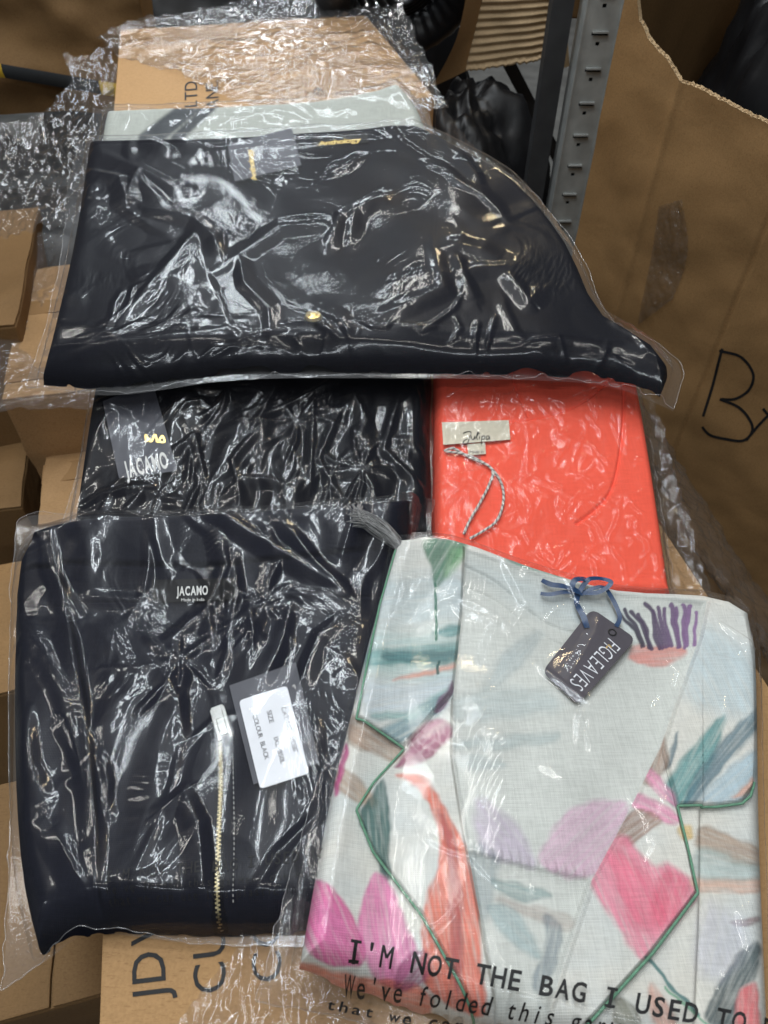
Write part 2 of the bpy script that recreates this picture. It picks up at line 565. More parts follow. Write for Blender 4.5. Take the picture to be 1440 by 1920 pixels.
def text2d(s, mono=None, bold=0.0, gap=0.09, serif_i=True, squeeze=1.0):
    """2-D triangles of a line of text; mono = fixed advance (typewriter style)"""
    Vs, Fs, o, x = [], [], 0, 0.0
    for ch in s:
        if ch == ' ':
            x += mono if mono else 0.32 * squeeze; continue
        if mono and ch in 'Mm':
            t_ = 0.075 + bold; hh = 0.72 if ch == 'M' else 0.53; l_, r_ = x + 0.07 * mono / 0.62, x + mono * 0.89
            for a_, b_ in (((l_ + t_ / 2, 0), (l_ + t_ / 2, hh)), ((r_ - t_ / 2, 0), (r_ - t_ / 2, hh)), ((l_ + t_ / 2, hh - 0.02), (x + mono / 2, hh * 0.42)), ((r_ - t_ / 2, hh - 0.02), (x + mono / 2, hh * 0.42))):
                v_, f_ = stroke2d([[a_, b_]], t_)
                Vs.append(v_); Fs.append(np.r_[f_[:, [0, 1, 2]], f_[:, [0, 2, 3]]] + o); o += len(v_)
            x += mono; continue
        V, F, x0, x1 = glyph(ch, bold)
        w = (x1 - x0) * squeeze
        V = np.c_[(V[:, 0] - x0) * squeeze, V[:, 1]]
        if mono:
            k = min(1.0, mono * 0.88 / max(w, 1e-6)); V[:, 0] *= k; w *= k
            V[:, 0] += x + (mono - w) / 2
            if ch == 'I' and serif_i:
                c = x + mono / 2; q = 0.2 * mono / 0.6; t = 0.085 + bold
                for yy in (0.0, 0.72 - t):
                    Vs.append(np.array([[c - q, yy], [c + q, yy], [c + q, yy + t], [c - q, yy + t]])); Fs.append(np.array([[0, 1, 2], [0, 2, 3]]) + o); o += 4
            x += mono
        else:
            V[:, 0] += x; x += w + gap
        Vs.append(V); Fs.append(F + o); o += len(V)
    return np.concatenate(Vs), np.concatenate(Fs), x


def px_text(name, s, o, bx, up, base, mat, parent, lift=0.0008, **kw):
    """text laid on the surface base(): photo-pixel origin o, pixel vectors of the whole line (bx) and of the cap height (up)"""
    V, F, w = text2d(s, **kw)
    o, bx, up = (np.asarray(a, float) for a in (o, bx, up))
    P = o + (V[:, :1] / w) * bx + (V[:, 1:] / 0.72) * up
    W = hit(P[:, 0], P[:, 1], base)
    W[:, 2] += lift
    return part(name, W, F, mat, parent, False)


def stroke2d(lines, width):
    """ribbon triangles along hand-drawn 2-D strokes"""
    geos = []
    for ln in lines:
        p = catmull(ln, 8) if len(ln) > 2 else resample(ln, 8)
        t = np.gradient(p, axis=0); t /= np.linalg.norm(t, axis=1)[:, None] + 1e-9
        n = np.c_[-t[:, 1], t[:, 0]] * width / 2
        k = len(p); v = np.r_[p + n, p - n]
        i = np.arange(k - 1)
        geos.append((v, np.stack([i, i + 1, i + 1 + k, i + k], 1)))
    V, F, o = [], [], 0
    for v, f in geos:
        V.append(v); F.append(f + o); o += len(v)
    return np.concatenate(V), np.concatenate(F)


def px_stroke(name, lines, width, base, mat, parent, lift=0.0008):
    V, F = stroke2d(lines, width)
    W = hit(V[:, 0], V[:, 1], base); W[:, 2] += lift
    return part(name, W, F, mat, parent, False)


# ------------------------------------------------------------------ the pallet load: cartons
YAW = math.radians(13.0)
EX = np.array([math.cos(YAW), math.sin(YAW), 0]); EY = np.array([-math.sin(YAW), math.cos(YAW), 0]); EZ = np.array([0, 0, 1.0])
O_FRONT = np.array([-0.222, 0.115, 0.0])


def carton(name, label, o, ex, ey, w, l, h, mat, tape=True, group=None, seam='y', tape_w=0.05, cross=()):
    """closed carton: body, two top flaps meeting in a seam, parcel tape; o = near left corner of the top face"""
    o = np.asarray(o, float)
    t = thing(name, label, 'box', tuple(o + ex * w / 2 + ey * l / 2 - EZ * h), group)
    bevel_part('body', frame_box(o, ex, ey, EZ, 0, w, 0, l, -h, -0.005), BOXF, mat, t, 0.004)
    g = 0.0012
    if seam is None:
        bevel_part('top_panel', frame_box(o, ex, ey, EZ, 0.001, w - 0.001, 0.001, l - 0.001, -0.0048, 0), BOXF, mat, t, 0.0018)
    elif seam == 'y':
        bevel_part('flap', frame_box(o, ex, ey, EZ, 0.001, w / 2 - g, 0.001, l - 0.001, -0.0048, 0), BOXF, mat, t, 0.0018)
        bevel_part('flap', frame_box(o, ex, ey, EZ, w / 2 + g, w - 0.001, 0.001, l - 0.001, -0.0048, -0.0004), BOXF, mat, t, 0.0018)
    else:
        bevel_part('flap', frame_box(o, ex, ey, EZ, 0.001, w - 0.001, 0.001, l / 2 - g, -0.0048, 0), BOXF, mat, t, 0.0018)
        bevel_part('flap', frame_box(o, ex, ey, EZ, 0.001, w - 0.001, l / 2 + g, l - 0.001, -0.0048, -0.0004), BOXF, mat, t, 0.0018)
    if tape:
        if seam == 'y':
            part('parcel_tape', frame_box(o, ex, ey, EZ, w / 2 - tape_w / 2, w / 2 + tape_w / 2, 0.0, l, 0.0003, 0.0007), BOXF, M['tape'], t, False)
        else:
            part('parcel_tape', frame_box(o, ex, ey, EZ, 0.0, w, l / 2 - tape_w / 2, l / 2 + tape_w / 2, 0.0003, 0.0007), BOXF, M['tape'], t, False)
    for c0, c1 in cross:
        part('parcel_tape', frame_box(o, ex, ey, EZ, -0.0006, w + 0.0006, c0, c1, -0.05, 0.0011), BOXF, M['tape'], t, False)
    return t


FC_L = 0.98
front_box = carton('carton', 'kraft carton with large black sideways lettering under the bagged clothes', O_FRONT - EY * 0.22, EX, EY, 0.655, FC_L, 0.849, M['card'], tape=False, seam=None)
px_text('lettering', 'JDW', (312, 1874), (-6, -215), (-66, 8), 0.0, M['ink'], front_box, 0.0006, gap=0.16)
px_text('lettering', 'CU', (424, 1858), (-2, -132), (-64, 8), 0.0, M['ink'], front_box, 0.0006, gap=0.13, serif_i=False)
px_text('lettering', 'CC', (528, 1838), (-2, -130), (-58, 6), 0.0, M['ink'], front_box, 0.0006, gap=0.10)
mid_box = carton('carton', 'carton buried under the coral and navy bagged clothes', O_FRONT + EY * 0.765 + EZ * 0.085, EX, EY, 0.655, 0.36, 0.083, M['card'], tape=False)
Z_REAR = 0.25
O_REAR = hit(212, 205, Z_REAR); O_REAR = np.array([O_REAR[0], O_REAR[1], Z_REAR]) - EY * 0.06
rear_box = carton('carton', 'kraft carton half covered by stretch wrap behind the navy bagged garment', O_REAR, EX, EY, 0.53, 0.56, 1.099, M['card'], tape=False, seam=None)
px_text('lettering', 'LTD', (370, 200), (0, -50), (-25, 2), Z_REAR, M['ink'], rear_box, 0.0008, gap=0.10)
px_text('lettering', 'LANE,', (411, 216), (-2, -68), (-25, 2), Z_REAR, M['ink'], rear_box, 0.0008, gap=0.08)
px_text('lettering', '9', (607, 178), (0, -16), (-20, 1), Z_REAR, M['ink'], rear_box, 0.0008, gap=0.08)
bevel_part('flap', frame_box(O_REAR, EX, EY, EZ, 0.04, 0.47, 0.561, 0.566, -0.10, -0.004), BOXF, M['card'], rear_box, 0.001)
# floor
Z_FLOOR = -0.85
fl = part('floor', np.array([[-6, -3, Z_FLOOR], [6, -3, Z_FLOOR], [6, 9, Z_FLOOR], [-6, 9, Z_FLOOR]]), np.array([[0, 1, 2, 3]]), M['concrete'], None, False)
fl['kind'] = 'structure'

# ------------------------------------------------------------------ bag machinery
def crease_set(rng, n, box, lw=(0.02, 0.10), ww=(0.004, 0.012), aa=(0.001, 0.004), ang=0.0, spread=1.5):
    out = []
    for _ in range(n):
        x, y = rng.uniform(box[0], box[1]), rng.uniform(box[2], box[3])
        a = ang + rng.normal() * spread; L = rng.uniform(*lw); k = rng.integers(3, 6)
        pts = [(x, y)]
        for _ in range(k):
            x += math.cos(a) * L / k; y += math.sin(a) * L / k
            pts.append((x, y)); a += rng.normal() * 0.45
        out.append((np.array(pts), rng.uniform(*ww), rng.uniform(*ww), rng.uniform(*aa)))
    return out


def star(rng, c, n, L, w, a):
    """folds fanning out from a pinched point"""
    out = []; a0 = rng.uniform(0, 6.28)
    for k in range(n):
        t = a0 + k * 6.283 / n + rng.normal() * 0.2; l = L * rng.uniform(0.5, 1.2)
        m = np.array(c) + 0.5 * l * np.array([math.cos(t + 0.15), math.sin(t + 0.15)])
        e = np.array(c) + l * np.array([math.cos(t), math.sin(t)])
        out.append((np.array([c, m, e]), w * rng.uniform(0.7, 1.4), w * rng.uniform(0.5, 1.0), a * rng.uniform(0.6, 1.2)))
    return out


def crease_eval(x, y, cs):
    z = np.zeros(np.shape(x)); xf, yf, zf = np.ravel(x), np.ravel(y), z.ravel()
    for pts, w1, w2, a in cs:
        w = max(w1, w2)
        m = (xf > pts[:, 0].min() - w) & (xf < pts[:, 0].max() + w) & (yf > pts[:, 1].min() - w) & (yf < pts[:, 1].max() + w)
        idx = np.nonzero(m)[0]
        if not len(idx):
            continue
        d, sd, ps = pline_dist(xf[idx], yf[idx], pts)
        ww = np.where(sd > 0, w1, w2)
        q = np.clip(1 - d / ww, 0, 1)
        q = (0.5 * q + 0.5 * q * q * (3 - 2 * q)) * np.sqrt(np.clip(4 * ps * (1 - ps) + 0.12, 0, 1))
        zf[idx] = (zf[idx] ** 3 + (0.60 * a * q) ** 3) ** (1 / 3)
    return zf.reshape(np.shape(x))


class Pack:
    """a garment lying in a clear bag: outline of both in photo pixels on a base surface"""

    def __init__(self, base, g_sides, f_sides, T, r, gap, seed, feats=None, billow=0.003, bscale=16, rid=0.0012, rscale=45, creases=(), aniso=(1, 1), clear=0.007, lines=1.4, fine=0.0005):
        self.base, self.T, self.r, self.gap, self.seed = base, T, r, gap, seed
        self.g_sides, self.f_sides = g_sides, f_sides
        self.gpoly = self.poly(g_sides); self.fpoly = self.poly(f_sides)
        self.feats, self.billow, self.bscale, self.rid, self.rscale = feats, billow, bscale, rid, rscale
        self.aniso = aniso; self.clear = clear; self.lines = lines; self.fine = fine
        self.cs = []

    def poly(self, sides):
        t, b, l, r = sides
        p = np.r_[resample(t, 14)[:-1], resample(r, 14)[:-1], resample(b, 14)[::-1][:-1], resample(l, 14)[::-1][:-1]]
        q = np.linspace(1, 0, 14)
        k = np.r_[np.ones(13), q[:-1], np.zeros(13), q[::-1][:-1]]
        return self.place(p[:, 0], p[:, 1], k)[:, :2]

    def place(self, px, py, k):
        """pixel -> point on the base; far edges (k = 1) are seen over the thickness of the pack, near ones (0) at its foot"""
        P = hit(px, py, lambda x, y: self.base(x, y) + self.T * 0.45 * k)
        P[..., 2] = self.base(P[..., 0], P[..., 1])
        return P

    def bbox(self):
        return (*np.array([self.fpoly[:, 0].min(), self.fpoly[:, 0].max()]), *np.array([self.fpoly[:, 1].min(), self.fpoly[:, 1].max()]))

    def px_crease(self, pts, w1, w2, a):
        p = np.asarray(pts, float)
        q = hit(p[:, 0], p[:, 1], self.top0)
        self.cs.append((q[:, :2], w1, w2, a))

    def top0(self, x, y):
        return self.base(x, y) + self.T

    def g_h(self, x, y, feats=True):
        d = sdist(x, y, self.gpoly)
        q = np.clip(d / self.r, 0, 1)
        h = self.T * np.sqrt(np.clip(1 - (1 - q) ** 2, 0, 1))
        s = self.seed
        h = h + smooth(0, self.r * 1.2, d) * (0.0028 * fbm(x * 7, y * 7, s, 2) + 0.0022 * ridged(x * 10 + 0.5 * noise(x * 6, y * 6, s + 8), y * 10, s + 5, 1) ** 3)
        if self.feats and feats:
            h = h + smooth(0, self.r * 0.6, d) * self.feats(x, y)
        return h

    def g_top(self, x, y):
        return self.base(x, y) + np.maximum(self.g_h(x, y), 0)

    def f_h(self, x, y):
        d = sdist(x, y, self.gpoly); df = sdist(x, y, self.fpoly)
        s = self.seed + 50
        tent = (self.T + self.gap) * np.sqrt(np.clip(1 - (1 - np.clip((d + 0.006) / (self.r * 1.5), 0, 1)) ** 2, 0, 1))
        gh = np.maximum(self.g_h(x, y, False), 0)
        g2 = gh + 0.0012 + (self.clear - 0.0012) * smooth(0.002, 0.024, d)
        h = 0.5 * (tent + g2 + np.sqrt((tent - g2) ** 2 + 0.004 ** 2))
        h = h * smooth(-0.03, 0.004, d) + np.maximum(gh, 0.0006) * (1 - smooth(-0.03, 0.004, d))
        wx, wy = x * self.aniso[0], y * self.aniso[1]
        wr = self.billow * (0.6 + fbm(wx * self.bscale, wy * self.bscale, s, 2))
        wob = fbm(x * 14, y * 14, s + 9, 2) * 0.8
        msk = smooth(-0.25, 0.35, noise(x * 11, y * 11, s + 31))
        wr = wr + self.rid * msk * ridged(wx * self.rscale + wob, wy * self.rscale - wob, s + 20, 1)
        th = self.lines + 0.9 * noise(x * 5, y * 5, s + 40)
        la, lb = x * np.cos(th) + y * np.sin(th), -x * np.sin(th) + y * np.cos(th)
        m2 = smooth(-0.1, 0.45, noise(x * 13 + 4, y * 13, s + 41))
        wr = wr + self.fine * m2 * ridged(la * 16, lb * 85, s + 42, 2)
        wr = wr + crease_eval(x, y, self.cs)
        ed = smooth(0.0, 0.02, df)
        return h + np.maximum(wr, 0) * (0.25 + 0.75 * ed) + 0.0015

    def f_top(self, x, y):
        return self.base(x, y) + self.f_h(x, y)

    def garment(self, name, mat, parent, nu, nv, colfn=None):
        px, py = coons(*self.g_sides, nu, nv)
        px, py = px + 3 * fbm(px / 60, py / 60, self.seed + 64, 2), py + 3 * fbm(px / 60 + 7, py / 60, self.seed + 65, 2)
        P = self.place(px, py, np.linspace(1, 0, nv)[:, None])
        P[..., 2] += np.maximum(self.g_h(P[..., 0], P[..., 1]), 0)
        col = None
        if colfn is not None:
            col = colfn(*proj(P))
        return sheet(name, P, mat, parent, col)

    def film(self, parent, nu, nv, mat='film', name='poly_bag'):
        px, py = coons(*self.f_sides, nu, nv)
        s = self.seed
        px, py = px + 5 * fbm(px / 45, py / 45, s + 60, 2), py + 5 * fbm(px / 45 + 7, py / 45, s + 61, 2)
        P = self.place(px, py, np.linspace(1, 0, nv)[:, None])
        P[..., 2] += self.f_h(P[..., 0], P[..., 1])
        # wavy heat-sealed edge
        o = sheet(name, P, M[mat], parent)
        px2, py2 = coons(*self.f_sides, 40, 40)
        Q = self.place(px2, py2, np.linspace(1, 0, 40)[:, None]); Q[..., 2] += 0.0008
        sheet('bag_back', Q, M['film_back'], o)
        edge = np.concatenate([P[0, :], P[1:, -1], P[-1, ::-1][1:], P[::-1, 0][1:]])
        v, f = tube_geo(edge[::2] + np.array([0, 0, 0.0003]), 0.00035, 5)
        part('bag_seam', v, f, M['seam'], o)
        return o


M['seam'] = m_film('bag_seam_film', 0.15, 0.12, 0.10, 0.1)
rng = np.random.default_rng(11)

# ------------------------------------------------------------------ F: grey-white bagged garment under the navy one
def base_F(x, y):
    return 0.086 + 0.35 * (np.asarray(y) - 0.66) - 0.0 * np.asarray(x)


def base_E(x, y):
    y = np.asarray(y); x = np.asarray(x)
    return 0.131 + 0.35 * (y - 0.66) - 0.0 * x


rF = thing('bagged_garment', 'pale grey garment with dark stripes in clear bag, under the big navy one', 'clothing', tuple(hit(450, 260, base_F)))
pF = Pack(base_F, ([(200, 212), (420, 206), (600, 194), (745, 166)], [(150, 560), (850, 560)], [(200, 202), (150, 560)], [(745, 160), (800, 250), (850, 560)]),
          ([(172, 206), (430, 198), (600, 186), (765, 162)], [(140, 570), (870, 570)], [(172, 196), (140, 570)], [(765, 158), (815, 250), (870, 570)]), 0.022, 0.018, 0.004, 5, billow=0.002)


def col_F(px, py):
    c = np.ones(px.shape + (3,)) * s2l((176, 180, 172))
    st = np.zeros(px.shape)
    for a, b, w in (((395, 200), (330, 260), 10), ((350, 205), (275, 262), 16), ((378, 200), (300, 262), 5)):
        d, _, _ = pline_dist(px, py, [a, b]); st = np.maximum(st, smooth(w + 4, w - 4, d))
    st *= 0.9
    return c * (1 - st[..., None]) + s2l((40, 45, 55)) * st[..., None] * 1.0


pF.garment('folded_garment', M['greywhite'], rF, 220, 60, col_F)
pF.cs = crease_set(rng, 60, pF.bbox(), (0.02, 0.09), (0.003, 0.009), (0.001, 0.004), 0.0, 0.5)
pF.film(rF, 240, 80)

# ------------------------------------------------------------------ C: black bagged garment at the left, behind the jacket
def base_CD(x, y):
    y = np.asarray(y)
    return 0.004 + 0.28 * np.maximum(y - 0.47, 0) + 0.0 * np.asarray(x)


rC = thing('bagged_garment', 'black garment in heavily creased clear bag with grey swing tag, behind the zip jacket', 'clothing', tuple(hit(480, 850, base_CD)))
pC = Pack(base_CD, ([(205, 600), (815, 600)], [(140, 1040), (815, 1040)], [(205, 600), (175, 760), (140, 1040)], [(815, 600), (806, 800), (812, 1040)]),
          ([(190, 590), (835, 590)], [(100, 1060), (835, 1060)], [(190, 590), (172, 740), (140, 900), (100, 1060)], [(835, 590), (826, 800), (832, 1060)]), 0.032, 0.018, 0.005, 23,
          billow=0.005, bscale=15, rid=0.0016, rscale=26, aniso=(1.5, 0.6))
pC.garment('folded_garment', M['black'], rC, 200, 160)
pC.cs = crease_set(rng, 70, pC.bbox(), (0.03, 0.13), (0.004, 0.014), (0.0015, 0.005), 1.45, 0.4)
for c in ((432, 742), (560, 800), (330, 700), (680, 900)):
    q = hit(c[0], c[1], pC.top0)
    pC.cs += star(rng, tuple(q[:2]), 9, 0.07, 0.008, 0.0055)
for pts in ([(545, 690), (500, 790), (470, 830)], [(245, 705), (215, 780), (255, 790), (300, 720)], [(590, 740), (585, 930)], [(700, 690), (480, 810)], [(330, 860), (370, 830), (390, 930)], [(455, 960), (440, 880), (480, 830)],
            [(640, 780), (600, 880), (640, 950)], [(760, 720), (720, 860), (790, 930)], [(300, 930), (200, 945), (160, 960)]):
    pC.px_crease(pts, 0.007, 0.011, 0.007)
filmC = pC.film(rC, 400, 280)
gtopC = surf(lambda x, y: pC.g_top(x, y) + 0.001, pC.top0)


def card_px(name, corners, base, mat, parent, lift, n=8, thick=0.0008, rnd=0.0):
    """thin card laid on a surface; corners in photo pixels, rounded by rnd (0..0.3)"""
    c = np.asarray(corners, float)
    if rnd > 0:
        out = []
        for i in range(4):
            p, a, b = c[i], c[(i - 1) % 4], c[(i + 1) % 4]
            la, lb = np.linalg.norm(a - p), np.linalg.norm(b - p); rr = rnd * min(la, lb)
            p0, p1 = p + (a - p) / la * rr, p + (b - p) / lb * rr
            for t in np.linspace(0, 1, 6):
                out.append((1 - t) ** 2 * p0 + 2 * t * (1 - t) * p + t * t * p1)
        c = np.array(out)
    w = hit(c[:, 0], c[:, 1], base); w[:, 2] += lift
    ctr = w.mean(0)
    # keep the card flat: least-squares plane
    A = np.c_[w[:, :2], np.ones(len(w))]; k, *_ = np.linalg.lstsq(A, w[:, 2], rcond=None)
    flat = lambda x, y: k[0] * np.asarray(x) + k[1] * np.asarray(y) + k[2]
    w[:, 2] = flat(w[:, 0], w[:, 1])
    m = len(w)
    bm = bmesh.new()
    vs = [bm.verts.new(p - off(parent)) for p in w]
    f = bm.faces.new(vs)
    if f.normal.z < 0:
        f.normal_flip()
    bm.normal_update()
    if f.normal.z < 0:
        bmesh.ops.reverse_faces(bm, faces=[f])
    r = bmesh.ops.extrude_face_region(bm, geom=[f])
    for v in r['geom']:
        if isinstance(v, bmesh.types.BMVert):
            v.co.z += thick
    bmesh.ops.recalc_face_normals(bm, faces=bm.faces)
    me = bpy.data.meshes.new(name); bm.to_mesh(me); bm.free()
    o = link(name, me, mat, parent)
    return o, (lambda x, y: flat(x, y) + thick)


tagC, tagCs = card_px('swing_tag', [(196, 762), (288, 722), (334, 888), (226, 904)], gtopC, M['card_tag'], rC, 0.004)
px_text('lettering', 'JACAMO', (237, 896), (82, -20), (-7, -30), tagCs, M['offwhite'], tagC, 0.0004, bold=0.03, gap=0.05, squeeze=0.62)
px_stroke('emblem', [[(275, 829), (273, 816), (283, 828), (291, 816), (296, 829), (304, 818), (308, 829), (292, 827)]], 4, tagCs, M['gold'], tagC, 0.0004)

# ------------------------------------------------------------------ D: coral bagged top
rD = thing('bagged_garment', 'bright coral top with cream label and twisted cord in clear bag', 'clothing', tuple(hit(1010, 900, base_CD)))


def _pd(pts, base):
    p = np.asarray(pts, float); return hit(p[:, 0], p[:, 1], base)[:, :2]


bD = lambda x, y: base_CD(x, y) + 0.032
neckD = _pd(catmull([(770, 800), (815, 792), (950, 796), (1050, 778), (1110, 745), (1150, 705), (1172, 660)], 6), bD)
armD = _pd(catmull([(1160, 640), (1168, 760), (1160, 860), (1138, 935), (1080, 985)], 6), bD)
backD = _pd(catmull([(955, 660), (965, 720), (990, 780)], 6), bD)


def feat_D(x, y):
    d, s, _ = pline_dist(x, y, neckD); h = 0.0045 * smooth(-0.0012, 0.0012, -d * s) - 0.0022 * np.exp(-(d / 0.0016) ** 2)
    d, s, _ = pline_dist(x, y, armD); h = h - 0.003 * np.exp(-(d / 0.0018) ** 2)
    d, s, _ = pline_dist(x, y, backD); h = h - 0.0025 * np.exp(-(d / 0.0015) ** 2) + 0.003 * ridged(x * 14, y * 6, 61, 1) ** 4
    return h


pD = Pack(base_CD, ([(806, 645), (1160, 668)], [(806, 1150), (1252, 1150)], [(806, 645), (812, 800), (806, 1150)], [(1160, 668), (1186, 705), (1218, 900), (1250, 1150)]),
          ([(790, 636), (1172, 658)], [(780, 1180), (1275, 1180)], [(790, 636), (800, 800), (780, 1180)], [(1172, 658), (1198, 704), (1232, 900), (1275, 1180)]), 0.032, 0.014, 0.004, 37, clear=0.006, fine=0.0012,
          feats=feat_D, billow=0.0022, bscale=24, rid=0.0016, rscale=42)
pD.garment('coral_top', M['coral'], rD, 260, 260)
pD.cs = crease_set(rng, 300, pD.bbox(), (0.008, 0.05), (0.002, 0.0055), (0.002, 0.006), 1.3, 0.7)
for pts in ([(1085, 800), (1050, 830), (1100, 850), (1140, 910)], [(990, 830), (985, 900), (1040, 930), (1100, 960)], [(1060, 960), (1110, 940), (1160, 930)], [(880, 760), (960, 775), (1060, 765), (1140, 730)]):
    pD.px_crease(pts, 0.004, 0.006, 0.004)
pD.film(rD, 340, 340)
gtopD = surf(lambda x, y: pD.g_top(x, y) + 0.001, pD.top0)
labD, labDs = card_px('neck_label', [(828, 800), (953, 794), (955, 834), (830, 846)], gtopD, M['cream'], rD, 0.0035)
px_stroke('lettering', [[(868, 813), (876, 810), (883, 811), (880, 822), (876, 832), (870, 833), (869, 828), (877, 823)], [(884, 818), (884, 824), (888, 824), (890, 818), (890.5, 824.5)], [(892, 822), (897, 813), (895.5, 811), (893.5, 820), (895.5, 825)],
                        [(899, 818), (899, 824.5)], [(899, 812.5), (899.6, 814.5)], [(903.5, 818), (902.5, 834)], [(903.5, 820), (907, 817.5), (909, 820), (907, 824), (903.5, 824)], [(917, 818), (913, 818), (911.5, 822), (913.5, 824.5), (917, 821), (917, 818), (918.5, 824.5)]], 1.7, labDs, M['ink'], labD, 0.0004)
lab2, lab2s = card_px('care_label', [(875, 842), (908, 838), (910, 860), (877, 863)], gtopD, M['cream'], rD, 0.001)
px_text('lettering', 'Made in', (881, 851), (26, -1.2), (0, -6), lab2s, M['greyink'], lab2, 0.0003, gap=0.05)
px_text('lettering', 'India', (886, 859), (16, -0.8), (0, -6), lab2s, M['greyink'], lab2, 0.0003, gap=0.05)


def cord(name, path, base, parent, r=0.0013, lift=0.003, twist=0.0068):
    p = resample(path, 160)
    W = hit(p[:, 0], p[:, 1], base); W[:, 2] += lift
    s = np.r_[0, np.cumsum(np.linalg.norm(np.diff(W, axis=0), axis=1))]
    tan = np.gradient(W, axis=0); tan /= np.linalg.norm(tan, axis=1)[:, None]
    a = np.cross(tan, EZ); a /= np.linalg.norm(a, axis=1)[:, None]; b = np.cross(a, tan)
    root = None
    for k, mt in enumerate(('cord_w', 'cord_g', 'cord_w')):
        ph = s / twist * 2 * math.pi + k * 2.094
        Q = W + r * 0.62 * (np.cos(ph)[:, None] * a + np.sin(ph)[:, None] * b)
        v, f = tube_geo(Q, r * 0.72, 6)
        o = part('cord_strand' if root is not None else name, v, f, M[mt], parent if root is None else root)
        root = root or o


cord('hanging_cord', [(832, 856), (850, 852), (880, 870), (915, 885), (938, 915), (942, 950), (930, 985), (905, 1005), (880, 1020)], gtopD, rD)
cord('hanging_cord', [(836, 858), (866, 862), (900, 876), (922, 893), (915, 920), (900, 950), (880, 985), (868, 1012)], gtopD, rD)

# ------------------------------------------------------------------ E: big navy bagged garment on top
rE = thing('bagged_garment', 'large navy black garment in clear bag with gold stud, lying over the other bags', 'clothing', tuple(hit(600, 500, base_E)))
bE = lambda x, y: base_E(x, y) + 0.03
seamsE = [_pd(catmull(p, 6), bE) for p in ([(420, 330), (440, 450), (520, 560), (640, 640)], [(800, 250), (815, 420), (790, 640)], [(190, 262), (420, 256), (640, 240), (790, 236)], [(140, 610), (500, 612), (800, 600), (1150, 640)])]
rollE = _pd(catmull([(60, 690), (250, 665), (600, 640), (900, 652), (1150, 650), (1260, 690)], 6), bE)


def feat_E(x, y):
    h = 0
    for sm_ in seamsE[:3]:
        d, s, _ = pline_dist(x, y, sm_); h = h - 0.0012 * np.exp(-(d / 0.002) ** 2) + 0.0015 * smooth(-0.002, 0.002, d * s) * np.exp(-d / 0.03)
    d, s, _ = pline_dist(x, y, rollE)
    d2, s2, _ = pline_dist(x, y, seamsE[3])
    return h - 0.0018 * np.exp(-(d2 / 0.002) ** 2) - 0.003 * np.exp(-(d / 0.008) ** 2) * (0.6 + noise(x * 30, y * 30, 3))


pE = Pack(base_E, ([(165, 268), (430, 262), (640, 250), (770, 238), (830, 262)], [(82, 722), (220, 728), (440, 702), (700, 700), (1000, 704), (1140, 716), (1236, 752)], [(165, 268), (140, 450), (110, 600), (82, 722)], [(830, 262), (960, 340), (1060, 460), (1120, 590), (1190, 640), (1248, 690), (1236, 752)]),
          ([(140, 245), (430, 248), (640, 236), (760, 222), (845, 258)], [(50, 730), (220, 742), (440, 714), (700, 710), (1000, 714), (1150, 728), (1262, 772)], [(140, 245), (118, 420), (90, 600), (50, 730)], [(845, 258), (975, 332), (1078, 455), (1140, 590), (1212, 632), (1276, 690), (1262, 772)]), 0.026, 0.027, 0.005, 71,
          feats=feat_E, billow=0.0032, bscale=8, rid=0.0007, rscale=18, aniso=(0.9, 1.1), lines=2.5)
pE.garment('folded_garment', M['navy'], rE, 300, 220)
pE.cs = crease_set(rng, 40, pE.bbox(), (0.04, 0.20), (0.006, 0.022), (0.001, 0.0045), 2.4, 0.6)
pE.cs += crease_set(rng, 60, (pE.bbox()[0], pE.bbox()[1], pE.bbox()[2], pE.bbox()[2] + 0.09), (0.03, 0.12), (0.003, 0.008), (0.0015, 0.0045), 0.05, 0.35)
for pts, a in (([(145, 332), (230, 355), (243, 392), (258, 350), (305, 388)], 0.010), ([(270, 275), (330, 303)], 0.007), ([(330, 278), (400, 310)], 0.006), ([(185, 300), (330, 370), (360, 372)], 0.006),
               ([(270, 412), (365, 425), (405, 460), (418, 500)], 0.010), ([(615, 480), (640, 420), (680, 405), (720, 380)], 0.007), ([(655, 465), (665, 410), (730, 385)], 0.006), ([(350, 310), (560, 285), (720, 280)], 0.005),
               ([(860, 310), (890, 350), (900, 370)], 0.006), ([(855, 500), (875, 550), (890, 580)], 0.006), ([(950, 530), (990, 580), (1010, 560)], 0.006), ([(230, 620), (380, 440)], 0.005), ([(720, 610), (830, 560), (810, 480)], 0.006),
               ([(90, 690), (200, 665), (350, 645), (420, 640)], 0.006), ([(620, 645), (760, 655), (900, 668), (1030, 660)], 0.006)):
    pE.px_crease(pts, 0.012, 0.020, a * 0.85)
filmE = pE.film(rE, 480, 340)
gtopE = surf(lambda x, y: pE.g_top(x, y) + 0.001, pE.top0)
tagE, tagEs = card_px('swing_tag', [(428, 280), (548, 250), (566, 322), (442, 352)], gtopE, M['card_tag'], rE, 0.006)
px_text('lettering', 'Anthology', (482, 338), (-10, -58), (-11, 2), tagEs, M['gold'], tagE, 0.0005, gap=0.02, bold=-0.012)
labE, labEs = card_px('neck_label', [(588, 262), (690, 252), (692, 270), (590, 281)], gtopE, M['satin'], rE, 0.001)
px_text('lettering', 'Anthology', (597, 274), (80, -8), (0, -9), labEs, M['gold'], labE, 0.0004, gap=0.02)
